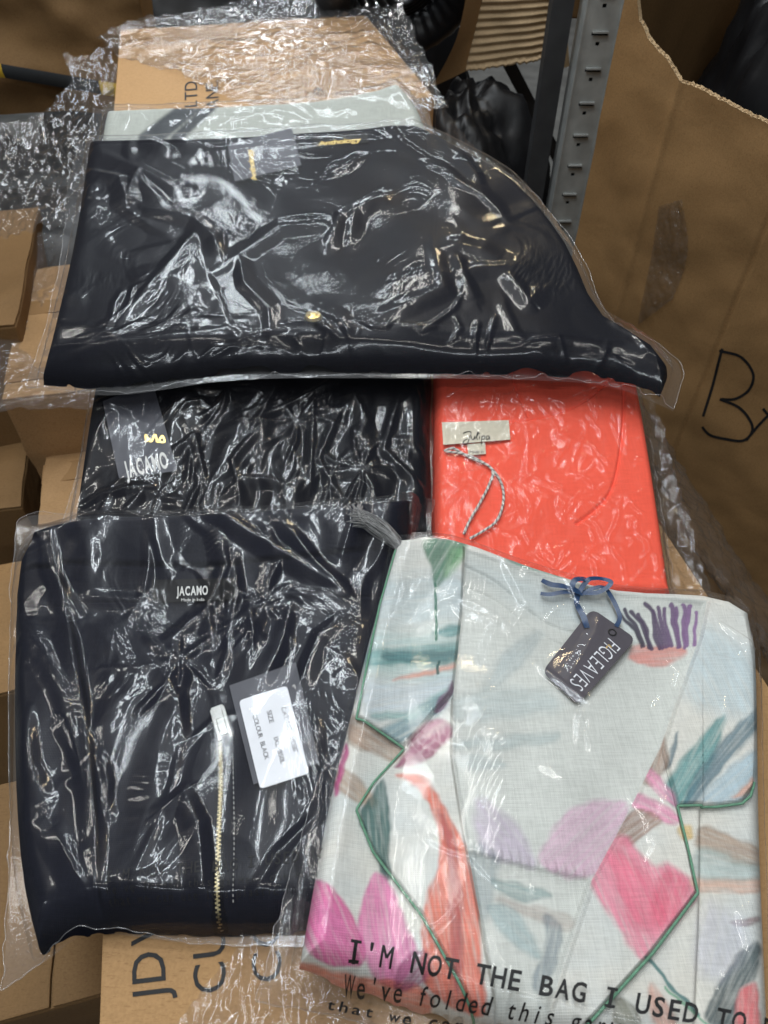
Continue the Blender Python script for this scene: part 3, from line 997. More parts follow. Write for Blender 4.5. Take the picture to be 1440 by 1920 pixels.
# gold stud: domed cap with a ring of notches
q = hit(588, 601, gtopE)
geo = []
for r0, r1, z0, z1 in ((0.0, 0.0035, 0.0046, 0.0043), (0.0035, 0.0062, 0.0043, 0.0032), (0.0062, 0.0085, 0.0040, 0.0034), (0.0085, 0.0098, 0.0034, 0.0)):
    a = np.linspace(0, 2 * math.pi, 24, endpoint=False); w = 1 + 0.05 * np.sin(a * 8)
    v = np.r_[np.c_[q[0] + r0 * np.cos(a), q[1] + r0 * np.sin(a), np.full(24, q[2] + z0)], np.c_[q[0] + r1 * w * np.cos(a), q[1] + r1 * w * np.sin(a), np.full(24, q[2] + z1)]]
    i = np.arange(24); j = (i + 1) % 24
    geo.append((v, np.stack([i, j, j + 24, i + 24], 1)))
v, f = merge(geo)
part('gold_stud', v, f, M['gold'], rE)

# ------------------------------------------------------------------ A: navy zip-neck jacket, front left
A_R0, A_R1 = hit(720, 960, 0.03), hit(612, 1745, 0.03)


def base_A(x, y):
    return 0.004 + 0.050 * smooth(0.40, 0.57, y) + 0.0 * np.asarray(x)


rA = thing('bagged_jacket', 'black zip neck jacket in clear bag with white size sticker', 'clothing', tuple(hit(340, 1400, base_A)))
bA = lambda x, y: base_A(x, y) + 0.035
LA = {k: _pd(catmull(p, 6), bA) for k, p in dict(
    sleeve=[(70, 1000), (100, 1030), (150, 1250), (175, 1450), (188, 1760)], yoke=[(60, 1062), (250, 1060), (420, 1058), (700, 1030)], collar=[(120, 1140), (280, 1135), (330, 1180), (405, 1150), (470, 1130), (700, 1120)],
    placket=[(405, 1300), (412, 1500), (405, 1760)], stitch=[(436, 1400), (440, 1560), (436, 1760)], right=[(600, 1250), (560, 1500), (530, 1760)]).items()}


def feat_A(x, y):
    d, s, _ = pline_dist(x, y, LA['sleeve']); h = 0.007 * smooth(-0.003, 0.003, d * s) * np.exp(-d / 0.05) - 0.003 * np.exp(-(d / 0.003) ** 2)
    d, s, _ = pline_dist(x, y, LA['yoke']); h = h + 0.0045 * smooth(-0.0015, 0.0015, d * s) * np.exp(-d / 0.03) - 0.0025 * np.exp(-(d / 0.002) ** 2)
    d, s, _ = pline_dist(x, y, LA['collar']); h = h + 0.0055 * smooth(-0.0015, 0.0015, -d * s) * np.exp(-d / 0.03) - 0.003 * np.exp(-(d / 0.002) ** 2)
    d, s, _ = pline_dist(x, y, LA['placket']); h = h - 0.0035 * np.exp(-(d / 0.006) ** 2)
    d, s, _ = pline_dist(x, y, LA['stitch']); h = h - 0.001 * np.exp(-(d / 0.0012) ** 2)
    d, s, _ = pline_dist(x, y, LA['right']); h = h + 0.005 * np.exp(-(d / 0.012) ** 2)
    return h


pA = Pack(base_A, ([(62, 1000), (180, 970), (400, 962), (780, 936)], [(80, 1790), (190, 1752), (400, 1756), (665, 1750)], [(62, 1000), (30, 1090), (28, 1400), (45, 1640), (80, 1790)], [(780, 936), (740, 1250), (665, 1750)]),
          ([(45, 950), (110, 948), (300, 958), (560, 944), (812, 924)], [(5, 1860), (90, 1800), (180, 1752), (400, 1772), (700, 1775)], [(45, 950), (18, 1000), (20, 1300), (18, 1600), (5, 1860)], [(812, 924), (785, 1250), (700, 1775)]), 0.035, 0.030, 0.005, 91,
          feats=feat_A, billow=0.0045, bscale=9, rid=0.0010, rscale=15, aniso=(1.5, 0.6), clear=0.010)
pA.garment('jacket', M['jacket'], rA, 280, 300)
pA.cs = crease_set(rng, 34, pA.bbox(), (0.05, 0.18), (0.006, 0.020), (0.0015, 0.005), 1.35, 0.4)
for pts, a in (([(95, 1000), (130, 1150), (165, 1350), (190, 1560), (188, 1690)], 0.010), ([(90, 1020), (105, 1085), (160, 1180)], 0.008), ([(40, 1170), (100, 1250), (140, 1330), (165, 1465)], 0.009), ([(60, 1350), (70, 1450), (95, 1510)], 0.007),
               ([(65, 1180), (130, 1290), (140, 1340), (165, 1460), (125, 1370)], 0.008), ([(410, 1015), (430, 1080), (395, 1150), (402, 1240)], 0.009), ([(470, 1140), (480, 1210), (455, 1190)], 0.008),
               ([(440, 1060), (450, 1130), (430, 1200)], 0.007), ([(310, 1220), (390, 1160), (410, 1230)], 0.008), ([(300, 1260), (340, 1320), (350, 1400)], 0.007), ([(550, 1145), (530, 1230), (500, 1290)], 0.008), ([(520, 980), (600, 1080), (660, 1132)], 0.009),
               ([(380, 960), (450, 1000), (560, 1070), (660, 1135)], 0.008), ([(505, 1130), (660, 1134)], 0.007), ([(500, 1000), (520, 1060)], 0.006), ([(310, 1530), (350, 1500), (380, 1560), (390, 1680)], 0.008), ([(190, 1690), (180, 1745), (230, 1760)], 0.008),
               ([(140, 1690), (190, 1690)], 0.006), ([(110, 1560), (180, 1690)], 0.007), ([(180, 1135), (260, 1140), (300, 1130)], 0.005), ([(560, 1310), (600, 1210), (640, 1180)], 0.007)):
    pA.px_crease(pts, 0.010, 0.017, a * 0.9)
for c in ((430, 1190), (345, 1250), (500, 1150)):
    q = hit(c[0], c[1], pA.top0); pA.cs += star(rng, tuple(q[:2]), 8, 0.06, 0.008, 0.005)
filmA = pA.film(rA, 420, 440)
gtopA = surf(lambda x, y: pA.g_top(x, y) + 0.001, pA.top0)
ftopA = surf(lambda x, y: pA.f_top(x, y), pA.top0)
labA, labAs = card_px('neck_label', [(286, 1092), (440, 1088), (442, 1128), (288, 1134)], gtopA, M['satin'], rA, 0.0025)
px_text('lettering', 'JACAMO', (331, 1117), (60, -2), (0, -17), labAs, M['offwhite'], labA, 0.0004, bold=0.03, gap=0.05, squeeze=0.62)
px_text('lettering', 'Made in India', (340, 1128), (44, -1), (0, -6), labAs, M['offwhite'], labA, 0.0004, gap=0.05)
px_text('lettering', '1XL', (441, 1106), (-2, 15), (6, 1), labAs, M['offwhite'], labA, 0.0004, gap=0.05)
# zip: brass teeth, pull
zipp = thing_zip = None
zp = resample([(412, 1385), (414, 1480), (409, 1600), (405, 1735)], 96)
ZW = hit(zp[:, 0], zp[:, 1], gtopA)
ZT = np.gradient(ZW, axis=0); ZT /= np.linalg.norm(ZT, axis=1)[:, None]
geo = []
for k in range(0, 95):
    p, t = ZW[k], ZT[k]; a = np.cross(t, EZ); a /= np.linalg.norm(a)
    sd = 1 if k % 2 else -1
    geo.append((frame_box(p, a * sd, t, EZ, -0.0006, 0.0019, -0.00066, 0.00066, 0.0004, 0.0017), BOXF))
v, f = merge(geo)
tp = np.stack([ZW - np.array([0.006, 0, -0.0003]), ZW + np.array([0.006, 0, 0.0003])], 1); sheet('zip_tape', tp, M['black'], rA)
zt = part('zip_teeth', v, f, M['brass'], rA, False); zt['kind'] = 'stuff'
pl = hit(408, 1332, gtopA); pe = hit(426, 1392, gtopA)
t = pe - pl; L = np.linalg.norm(t); t /= L; a = np.cross(t, EZ); a /= np.linalg.norm(a); n = np.cross(a, t)
zpull = bevel_part('zip_pull', frame_box(pl + n * 0.004, a, t, n, -0.0068, -0.0035, 0, L, 0, 0.0022), BOXF, M['silver'], rA, 0.0005)
bevel_part('pull_side', frame_box(pl + n * 0.004, a, t, n, 0.0035, 0.0068, 0, L, 0, 0.0022), BOXF, M['silver'], zpull, 0.0005)
bevel_part('pull_plate', frame_box(pl + n * 0.004, a, t, n, -0.0034, 0.0034, L * 0.34, L * 0.86, 0, 0.0021), BOXF, M['silver'], zpull, 0.0005)
bevel_part('slider', frame_box(pl + n * 0.001, a, t, n, -0.0055, 0.0055, -0.004, 0.010, 0, 0.0028), BOXF, M['silver'], zpull, 0.0006)
# stitching beside the zip
sp = resample([(437, 1420), (440, 1560), (436, 1700)], 60); SW = hit(sp[:, 0], sp[:, 1], gtopA)
geo = [tube_geo(SW[k:k + 2] + np.array([0, 0, 0.0004]), 0.00035, 4) for k in range(0, 58, 2)]
v, f = merge(geo); part('stitching', v, f, M['offwhite'], rA)
# swing tag with the white sticker
tagA, tagAs = card_px('swing_tag', [(432, 1292), (556, 1250), (600, 1440), (478, 1478)], gtopA, M['card_tag'], rA, 0.005)
stA, stAs = card_px('size_sticker', [(448, 1314), (538, 1286), (580, 1450), (488, 1480)], tagAs, M['white'], tagA, 0.0004, thick=0.0003, rnd=0.09)
px_text('lettering', 'CAT NO   PO317', (527, 1327), (24, 86), (9, -3), stAs, M['greyink'], tagA, 0.0004, gap=0.06)
px_text('lettering', 'SIZE', (500, 1334), (6, 24), (9, -3), stAs, M['greyink'], tagA, 0.0004, gap=0.06)
px_text('lettering', '1XL4850L', (513, 1384), (14, 50), (9, -3), stAs, M['greyink'], tagA, 0.0004, gap=0.06)
px_text('lettering', 'COLOUR  BLACK', (473, 1342), (24, 84), (9, -3), stAs, M['greyink'], tagA, 0.0004, gap=0.06)
for ln in ([(548, 1288), (552, 1285), (554, 1292)], [(582, 1432), (588, 1431), (586, 1424)]):
    px_stroke('printed_corner', [ln], 1.6, tagAs, M['offwhite'], tagA, 0.0004)
# message printed on the bag
for s, o, bx, up, bo in (("I'M NOT THE BAG I USED TO BE", (207, 1668), (456, -52), (1, -21), 0.012), ("We've folded this garment one more", (207, 1687), (395, -32), (1, -15), 0.0), ("that we can use less plastic in", (207, 1703), (352, -21), (1, -14), 0.0)):
    px_text('lettering', s, o, bx, up, ftopA, M['ink'], filmA, 0.0007, mono=0.62, bold=bo)
# ------------------------------------------------------------------ B: floral pyjama shirt, front right
def base_B(x, y):
    x = np.asarray(x); y = np.asarray(y)
    # rides up over the jacket on its left and over the coral bag at the back
    lx = A_R1[0] + (A_R0[0] - A_R1[0]) * (y - A_R1[1]) / (A_R0[1] - A_R1[1])
    return 0.005 + 0.040 * smooth(0.05, -0.05, x - lx) + 0.030 * smooth(0.40, 0.52, y)


rB = thing('bagged_pyjama_shirt', 'floral linen pyjama shirt with green piping in clear printed bag', 'clothing', tuple(hit(1000, 1500, base_B)))
bB = lambda x, y: base_B(x, y) + 0.045
LB = {k: _pd(catmull(p, 6), bB) for k, p in dict(band=[(872, 1062), (930, 1090), (1000, 1150), (1060, 1180), (1190, 1205)], band2=[(872, 1100), (930, 1125), (1010, 1185), (1080, 1215)], hem=[(880, 1590), (960, 1612), (1110, 1645)],
                                                 fold=[(1312, 1520), (1310, 1700), (1300, 1940)], innerL=[(872, 1035), (850, 1300), (850, 1420), (872, 1560), (900, 1720), (935, 1940)]).items()}


def feat_B(x, y):
    d, s, _ = pline_dist(x, y, LB['band']); h = 0.0016 * smooth(-0.001, 0.001, d * s) * np.exp(-d / 0.02) - 0.0012 * np.exp(-(d / 0.0013) ** 2)
    d, s, _ = pline_dist(x, y, LB['band2']); h = h - 0.0012 * np.exp(-(d / 0.0013) ** 2)
    vm = smooth(0, 0.004, sdist(x, y, _pd(VPOLY, bB)))
    d, s, _ = pline_dist(x, y, LB['hem']); h = h + vm * (0.002 + 0.001 * np.sin(x * 900)) * np.exp(-(d / 0.006) ** 2) - vm * 0.003 * smooth(0, 0.004, -d * s) * np.exp(-d / 0.08) - 0.002 * vm
    d, s, _ = pline_dist(x, y, LB['fold']); h = h + 0.0045 * smooth(-0.0015, 0.0015, -d * s) * np.exp(-d / 0.06) - 0.002 * np.exp(-(d / 0.002) ** 2)
    return h


pB = Pack(base_B, ([(738, 1018), (800, 1014), (872, 1026), (1000, 1070), (1150, 1110), (1330, 1122), (1404, 1160)], [(562, 1822), (700, 1872), (900, 1935), (1100, 1985), (1425, 2040)], [(738, 1018), (690, 1200), (655, 1350), (615, 1520), (562, 1822)], [(1404, 1160), (1418, 1250), (1418, 1600), (1425, 2040)]),
          ([(690, 985), (790, 1000), (872, 1015), (1000, 1060), (1150, 1098), (1330, 1112), (1414, 1146)], [(482, 1880), (640, 1910), (900, 1985), (1100, 2040), (1440, 2085)], [(690, 985), (668, 1130), (610, 1400), (540, 1650), (482, 1880)], [(1414, 1146), (1424, 1250), (1426, 1600), (1440, 2085)]), 0.045, 0.020, 0.004, 131,
          feats=feat_B, billow=0.0018, bscale=12, rid=0.0006, rscale=20, clear=0.0095, lines=0.9, fine=0.0004)

VPOLY = np.array([(872, 1030), (862, 1150), (848, 1310), (848, 1420), (870, 1560), (896, 1710), (940, 1960), (1010, 1960), (1060, 1800), (1110, 1650), (1170, 1540), (1238, 1402), (1270, 1310), (1312, 1196), (1326, 1126), (1150, 1110), (1000, 1070)], float)
rgp = np.random.default_rng(4)
GREEN, TEAL, DTEAL, SLATE = (70, 128, 98), (112, 160, 160), (70, 112, 118), (98, 126, 134)
PRINT = [  # (outline in photo pixels, colour, opacity, edge softness px)
    ([(690, 1100), (760, 1085), (860, 1080), (866, 1150), (780, 1175), (700, 1170)], (172, 196, 204), .55, 26),
    ([(690, 1195), (770, 1190), (866, 1180), (862, 1262), (760, 1275), (684, 1262)], (160, 190, 190), .7, 20),
    ([(793, 1014), (868, 1016), (870, 1034), (846, 1060), (830, 1085), (818, 1100), (810, 1062)], (66, 118, 92), .95, 4),
    ([(845, 1030), (870, 1030), (868, 1052), (835, 1082)], (120, 170, 120), .8, 6),
    ([(690, 1224), (770, 1216), (858, 1206), (862, 1240), (770, 1246), (688, 1246)], (104, 156, 154), .85, 6),
    ([(728, 1226), (800, 1222), (858, 1222), (858, 1238), (800, 1240), (728, 1238)], (70, 108, 114), .85, 5),
    ([(814, 1188), (840, 1177), (866, 1174), (866, 1188), (838, 1194)], (86, 142, 142), .85, 4),
    ([(738, 1274), (790, 1258), (850, 1246), (850, 1254), (800, 1264)], (224, 150, 130), .85, 3),
    ([(690, 1282), (770, 1284), (850, 1268), (846, 1310), (760, 1345), (690, 1340)], (176, 196, 210), .6, 18),
    ([(695, 1338), (760, 1334), (800, 1318), (845, 1288), (848, 1305), (800, 1342), (740, 1350)], (140, 182, 176), .8, 6),
    ([(700, 1372), (770, 1346), (830, 1306), (826, 1340), (780, 1370), (742, 1398)], (108, 140, 148), .9, 5),
    ([(812, 1332), (836, 1298), (850, 1276), (848, 1300), (828, 1332)], (128, 78, 118), .9, 2),
    ([(744, 1436), (762, 1408), (785, 1362), (836, 1352), (846, 1374), (822, 1408), (780, 1432)], (158, 72, 110), .95, 3),
    ([(655, 1352), (672, 1346), (752, 1404), (738, 1424), (692, 1412), (655, 1390)], (166, 138, 118), .9, 4),
    ([(626, 1436), (652, 1448), (704, 1496), (690, 1514), (640, 1486), (618, 1462)], (188, 164, 144), .9, 4),
    ([(626, 1484), (640, 1410), (650, 1394), (650, 1420), (634, 1484)], (214, 70, 150), .95, 2),
    ([(690, 1505), (716, 1462), (730, 1530), (728, 1652), (704, 1606), (674, 1530)], (44, 96, 92), .95, 3),
    ([(745, 1452), (800, 1466), (842, 1528), (872, 1590), (892, 1660), (902, 1800), (908, 1895), (862, 1895), (800, 1850), (790, 1780), (796, 1700), (826, 1600), (816, 1530), (782, 1476)], (228, 108, 82), .95, 3),
    ([(822, 1520), (850, 1570), (862, 1640), (866, 1760), (860, 1860), (846, 1780), (842, 1660), (838, 1590)], (160, 76, 84), .75, 6),
    ([(592, 1652), (640, 1686), (672, 1740), (684, 1800), (650, 1815), (590, 1795), (568, 1740)], (216, 82, 150), .95, 3),
    ([(600, 1690), (640, 1720), (650, 1770), (600, 1760)], (235, 140, 190), .5, 14),
    ([(695, 1650), (715, 1640), (748, 1700), (778, 1790), (742, 1852), (700, 1825), (672, 1740)], (226, 116, 172), .92, 4),
    ([(560, 1806), (640, 1826), (760, 1842), (806, 1872), (790, 1920), (640, 1864), (556, 1838)], (226, 122, 98), .92, 4),
    ([(752, 1808), (790, 1782), (806, 1800), (792, 1846), (742, 1856)], (150, 70, 112), .85, 4),
    ([(940, 1030), (1020, 1056), (1072, 1088), (1040, 1092), (970, 1062)], (84, 136, 118), .85, 6),
    ([(880, 1060), (960, 1080), (1080, 1120), (1180, 1150), (1180, 1190), (1060, 1170), (960, 1120)], (186, 204, 210), .5, 22),
    ([(906, 1296), (940, 1235), (1000, 1188), (1012, 1200), (950, 1270)], (158, 174, 178), .7, 10),
    ([(852, 1312), (950, 1290), (1030, 1300), (1040, 1330), (930, 1345), (852, 1352)], (172, 188, 190), .7, 12),
    ([(852, 1388), (930, 1384), (1036, 1374), (1030, 1392), (930, 1404), (860, 1402)], (154, 172, 174), .75, 7),
    ([(856, 1416), (930, 1422), (945, 1440), (870, 1440)], (166, 182, 184), .7, 6),
    ([(894, 1500), (930, 1516), (975, 1560), (1004, 1626), (960, 1616), (900, 1592)], (188, 164, 196), .8, 8),
    ([(1014, 1622), (1036, 1560), (1080, 1514), (1130, 1504), (1178, 1512), (1140, 1600), (1106, 1646)], (208, 150, 186), .85, 6),
    ([(880, 1592), (930, 1606), (920, 1690), (902, 1720)], (140, 158, 164), .75, 8),
    ([(925, 1648), (985, 1660), (1034, 1680), (985, 1688), (935, 1672)], (104, 138, 138), .85, 4),
    ([(930, 1684), (1010, 1700), (1074, 1722), (1062, 1744), (1000, 1722)], (180, 164, 154), .85, 5),
    ([(914, 1700), (960, 1702), (1012, 1782), (1000, 1796), (946, 1752)], (146, 174, 178), .85, 6),
    ([(1022, 1712), (1052, 1745), (1046, 1800), (1016, 1856), (998, 1846), (1022, 1780)], (98, 116, 128), .88, 4),
    ([(1186, 1214), (1260, 1214), (1290, 1224), (1240, 1248), (1184, 1240)], (220, 98, 80), .95, 3),
    ([(1256, 1508), (1250, 1470), (1290, 1410), (1340, 1356), (1358, 1346), (1346, 1400), (1306, 1480), (1284, 1508)], (92, 152, 152), .95, 4),
    ([(1284, 1504), (1330, 1420), (1418, 1326), (1418, 1372), (1352, 1440), (1302, 1508)], (92, 122, 134), .92, 4),
    ([(1312, 1500), (1370, 1440), (1418, 1408), (1418, 1476), (1380, 1502)], (170, 196, 208), .85, 6),
    ([(1372, 1496), (1400, 1470), (1414, 1462), (1404, 1484)], (226, 168, 140), .8, 3),
    ([(1243, 1444), (1262, 1392), (1272, 1376), (1258, 1430)], (92, 120, 132), .9, 2),
    ([(1310, 1180), (1370, 1200), (1418, 1260), (1418, 1330), (1340, 1330), (1290, 1290)], (186, 208, 216), .6, 26),
    ([(1196, 1440), (1238, 1366), (1248, 1440), (1218, 1474)], (164, 138, 122), .92, 3),
    ([(1204, 1440), (1222, 1444), (1262, 1490), (1264, 1512), (1216, 1472)], (236, 162, 192), .95, 3),
    ([(1180, 1492), (1200, 1490), (1262, 1522), (1266, 1546), (1192, 1514)], (234, 158, 188), .95, 3),
    ([(1156, 1560), (1190, 1516), (1242, 1536), (1200, 1572), (1166, 1588)], (162, 132, 118), .92, 3),
    ([(1104, 1644), (1132, 1580), (1166, 1570), (1222, 1620), (1262, 1622), (1302, 1680), (1232, 1762), (1202, 1796), (1150, 1722)], (232, 134, 158), .92, 7),
    ([(1140, 1600), (1180, 1610), (1240, 1680), (1230, 1740), (1180, 1720)], (234, 100, 130), .6, 16),
    ([(1250, 1630), (1290, 1668), (1240, 1740), (1225, 1690)], (226, 92, 120), .6, 10),
    ([(1272, 1552), (1292, 1548), (1298, 1568), (1280, 1574)], (218, 184, 116), .9, 3),
    ([(1312, 1552), (1350, 1560), (1420, 1590), (1420, 1626), (1350, 1606), (1308, 1590)], (172, 148, 128), .9, 5),
    ([(1308, 1648), (1420, 1650), (1420, 1672), (1308, 1668)], (214, 176, 156), .9, 5),
    ([(1316, 1590), (1420, 1626), (1420, 1648), (1312, 1644)], (168, 188, 186), .7, 8),
    ([(1330, 1920), (1330, 1880), (1372, 1806), (1420, 1764), (1420, 1822), (1384, 1866), (1372, 1930)], (66, 84, 88), .95, 4),
    ([(1378, 1884), (1398, 1852), (1420, 1846), (1420, 1940), (1384, 1940)], (214, 92, 98), .95, 4),
    ([(1372, 1728), (1420, 1722), (1420, 1734), (1385, 1736)], (140, 110, 110), .85, 3),
    ([(1218, 1842), (1250, 1876), (1272, 1930), (1226, 1916)], (214, 166, 150), .9, 4),
    ([(1150, 1870), (1190, 1890), (1200, 1930), (1160, 1930)], (120, 120, 104), .9, 4),
    ([(1330, 1700), (1400, 1750), (1350, 1830), (1310, 1800)], (196, 196, 214), .5, 24),
]
STROKES = [([(816, 1095), (818, 1200)], 5, (62, 118, 98)), ([(824, 1240), (822, 1262)], 5, (50, 92, 92)), ([(1214, 1792), (1260, 1850), (1312, 1905)], 6, (88, 130, 128)), ([(1250, 1850), (1290, 1890), (1330, 1925)], 4, (120, 168, 140))]
for k in range(13):   # dark brush-stroke tuft on the collar stand
    f_ = k / 12; jx, jy, jl = rgp.uniform(-5, 5), rgp.uniform(-8, 8), rgp.uniform(-12, 12)
    STROKES.append(([(1200 + 100 * f_ + jx, 1214 + jy * .5), (1186 + 112 * f_ + jx, 1182), (1168 + 136 * f_ + jx, 1150 + jl), (1160 + 146 * f_, 1138 + jl + 22 * max(0, f_ - .6))], 5.5 + 3 * rgp.random(), tuple(np.array((58, 54, 70)) * (1 - f_) + np.array((140, 104, 150)) * f_)))


def linen_print(px, py, body=True):
    sh = px.shape
    wx = px + 5 * fbm(px / 40, py / 40, 3, 2); wy = py + 5 * fbm(px / 40, py / 40, 8, 2)
    c = np.ones(sh + (3,)) * s2l((224, 222, 213))
    w = np.clip(0.5 + 0.9 * fbm(px / 170, py / 130, 12, 3), 0, 1)[..., None]
    c = c * (1 - 0.45 * w) + s2l((194, 207, 211)) * 0.45 * w
    w = np.clip(0.4 + 1.0 * fbm(px / 150 + 9, py / 210, 17, 3), 0, 1)[..., None]
    c = c * (1 - 0.35 * w) + s2l((216, 213, 202)) * 0.35 * w
    vin = smooth(-2.0, 2.0, sdist(px, py, VPOLY))
    if not body:
        vin = vin * 0
    pale = s2l((206, 209, 203)) * (1 + 0.10 * fbm(px / 120, py / 120, 41, 2))[..., None]
    c = c * (1 - vin[..., None]) + pale * vin[..., None]
    for i, (poly, col, op, soft) in enumerate(PRINT):
        P = catmull(poly, 5, True)
        cin = sdist(np.array([P[:, 0].mean()]), np.array([P[:, 1].mean()]), VPOLY)[0] > 0
        x0, x1, y0, y1 = P[:, 0].min() - soft - 12, P[:, 0].max() + soft + 12, P[:, 1].min() - soft - 12, P[:, 1].max() + soft + 12
        m = (px > x0) & (px < x1) & (py > y0) & (py < y1)
        if not m.any():
            continue
        soft = soft + 2.5; op = op * 0.9
        d = sdist(wx[m], wy[m], P)
        # brush streaks along the longer side of the shape
        q = P - P.mean(0); ax = np.linalg.svd(q, full_matrices=False)[2][0]
        lu, lv = px[m] * ax[0] + py[m] * ax[1], -px[m] * ax[1] + py[m] * ax[0]
        st = fbm(lu / 90, lv / 7, i * 3 + 1, 3)
        a = smooth(-soft, soft * 0.6, d) * op * np.clip(0.90 + 0.34 * st, 0, 1)
        a = a * (vin[m] * 0.72 if cin else 1 - vin[m])
        cc = s2l(col)[None] * (1 + 0.20 * fbm(lu / 70, lv / 22, i * 5 + 2, 2))[:, None] * (1 - 0.18 * np.exp(-(d / 3.0) ** 2))[:, None]
        c[m] = c[m] * (1 - a[:, None]) + np.clip(cc, 0, 1) * a[:, None]
    for ln, w_, col in STROKES:
        ln = catmull(ln, 6)
        m = (px > ln[:, 0].min() - 15) & (px < ln[:, 0].max() + 15) & (py > ln[:, 1].min() - 15) & (py < ln[:, 1].max() + 15)
        if m.any():
            d, _, ps = pline_dist(wx[m], wy[m], ln)
            a = smooth(w_ * .5 + 1.5, w_ * .5 - 1, d) * .92
            c[m] = c[m] * (1 - a[:, None]) + s2l(col) * a[:, None]
    return np.clip(c, 0, 0.95)


pB.garment('shirt_body', M['linen'], rB, 420, 440, linen_print)


def overlay(name, sides, nu, nv, lift, parent):
    """collar or lapel: a second layer of cloth lying on the shirt, rounded at its edges"""
    px, py = coons(*sides, nu, nv, curved=False)
    P = hit(px, py, surf(pB.g_top, pB.top0))
    poly = np.concatenate([P[0, ::6, :2], P[::6, -1, :2], P[-1, ::-6, :2], P[::-6, 0, :2]])
    d = sdist(P[..., 0], P[..., 1], poly)
    P[..., 2] += 0.0006 + lift * smooth(-0.0002, 0.0032, d) + 0.001 * fbm(P[..., 0] * 22, P[..., 1] * 22, 77, 2) * smooth(0, .01, d)
    return sheet(name, P, M['linen'], parent, linen_print(*proj(P), False))


UL = ([(742, 1020), (800, 1016), (872, 1030)], [(668, 1346), (757, 1406)], [(742, 1020), (712, 1120), (690, 1230), (668, 1346)], [(872, 1030), (866, 1150), (850, 1300), (757, 1406)])
LL = ([(757, 1408), (850, 1302)], [(918, 1950), (944, 1952)], [(757, 1408), (700, 1470), (668, 1520), (700, 1600), (790, 1720), (918, 1950)], [(850, 1302), (848, 1420), (870, 1560), (898, 1710), (944, 1952)])
UR = ([(1326, 1126), (1398, 1160)], [(1265, 1517), (1340, 1516), (1388, 1510), (1412, 1478)], [(1326, 1126), (1312, 1196), (1270, 1310), (1240, 1400), (1250, 1460), (1265, 1517)], [(1398, 1160), (1415, 1250), (1416, 1380), (1412, 1478)])
LR = ([(1238, 1402), (1266, 1518)], [(1008, 1968), (1056, 1972)], [(1238, 1402), (1170, 1540), (1110, 1650), (1060, 1800), (1008, 1968)], [(1266, 1518), (1285, 1600), (1302, 1680), (1220, 1790), (1130, 1890), (1056, 1972)])
collL = overlay('collar', UL, 110, 190, 0.0060, rB); lapL = overlay('lapel', LL, 110, 260, 0.0055, rB)
collR = overlay('collar', UR, 110, 190, 0.0060, rB); lapR = overlay('lapel', LR, 130, 260, 0.0055, rB)


def piping(path, parent, curved=False):
    p = resample(path, 120, curved)
    W = hit(p[:, 0], p[:, 1], surf(pB.g_top, pB.top0)); W[:, 2] += 0.0040
    v, f = tube_geo(W, 0.0011, 8); part('piping', v, f, M['piping'], parent)


piping([(742, 1022), (712, 1120), (690, 1230), (668, 1346), (757, 1406)], collL)
piping([(757, 1408), (700, 1470), (668, 1520), (700, 1600), (790, 1720), (918, 1950)], lapL)
piping([(1265, 1517), (1340, 1516), (1388, 1510), (1404, 1496), (1412, 1470)], collR)
piping([(1266, 1518), (1285, 1600), (1302, 1680), (1220, 1790), (1130, 1890), (1056, 1972)], lapR)
pB.cs = crease_set(rng, 34, pB.bbox(), (0.03, 0.10), (0.003, 0.010), (0.0008, 0.0028), 0.9, 0.8)
for pts, a in (([(705, 1180), (690, 1260), (660, 1330), (690, 1195)], 0.006), ([(735, 1010), (760, 1120), (745, 1165), (800, 1105)], 0.006), ([(748, 1085), (790, 1105), (760, 1150)], 0.005), ([(870, 1160), (930, 1180), (905, 1250), (1010, 1225)], 0.005), ([(1340, 1180), (1400, 1220), (1385, 1250)], 0.006), ([(1310, 1240), (1400, 1260)], 0.004),
               ([(870, 1140), (930, 1170), (960, 1200)], 0.005), ([(940, 1060), (985, 1150), (960, 1190)], 0.005), ([(600, 1440), (585, 1560), (560, 1700), (600, 1560)], 0.006), ([(540, 1650), (530, 1760), (510, 1830)], 0.006), ([(530, 1700), (565, 1790), (560, 1850)], 0.007), ([(1010, 1260), (1100, 1330), (1200, 1300)], 0.004)):
    pB.px_crease(pts, 0.005, 0.009, a)
filmB = pB.film(rB, 420, 420)
ftopB = surf(lambda x, y: pB.f_top(x, y), pB.top0)
for s, o, bx, up, bo in (("I'M NOT THE BAG I USED TO BE", (648, 1806), (824, 152), (7, -37), 0.022), ("We've folded this garment one more", (638, 1852), (800, 146), (7, -30), 0.008), ("that we can use less plastic in", (600, 1872), (780, 152), (6, -20), 0.014)):
    px_text('lettering', s, o, bx, up, ftopB, M['ink'], filmB, 0.0008, mono=0.62, bold=bo)
# swing tag on a navy ribbon bow
gtopB = surf(lambda x, y: pB.g_top(x, y) + 0.002, pB.top0)
tagB, tagBs = card_px('swing_tag', [(1108, 1146), (1190, 1204), (1082, 1324), (1016, 1262)], gtopB, M['plum_tag'], rB, 0.003, rnd=0.16, thick=0.0012)
px_text('lettering', 'FIGLEAVES', (1140, 1196), (-76, 84), (25, 22), tagBs, M['white'], tagB, 0.0005, gap=0.10, squeeze=0.6, bold=-0.012)
px_stroke('emblem', [[(1136, 1216), (1141, 1210), (1146, 1215)]], 3, tagBs, M['gold'], tagB, 0.0005)
eh = hit(1148, 1186, tagBs); a_ = np.linspace(0, 2 * math.pi, 20)
v, f = tube_geo(np.c_[eh[0] + 0.0035 * np.cos(a_), eh[1] + 0.0035 * np.sin(a_), np.full(20, eh[2] + 0.0004)], 0.0008, 6)
part('eyelet', v, f, M['ink'], tagB)


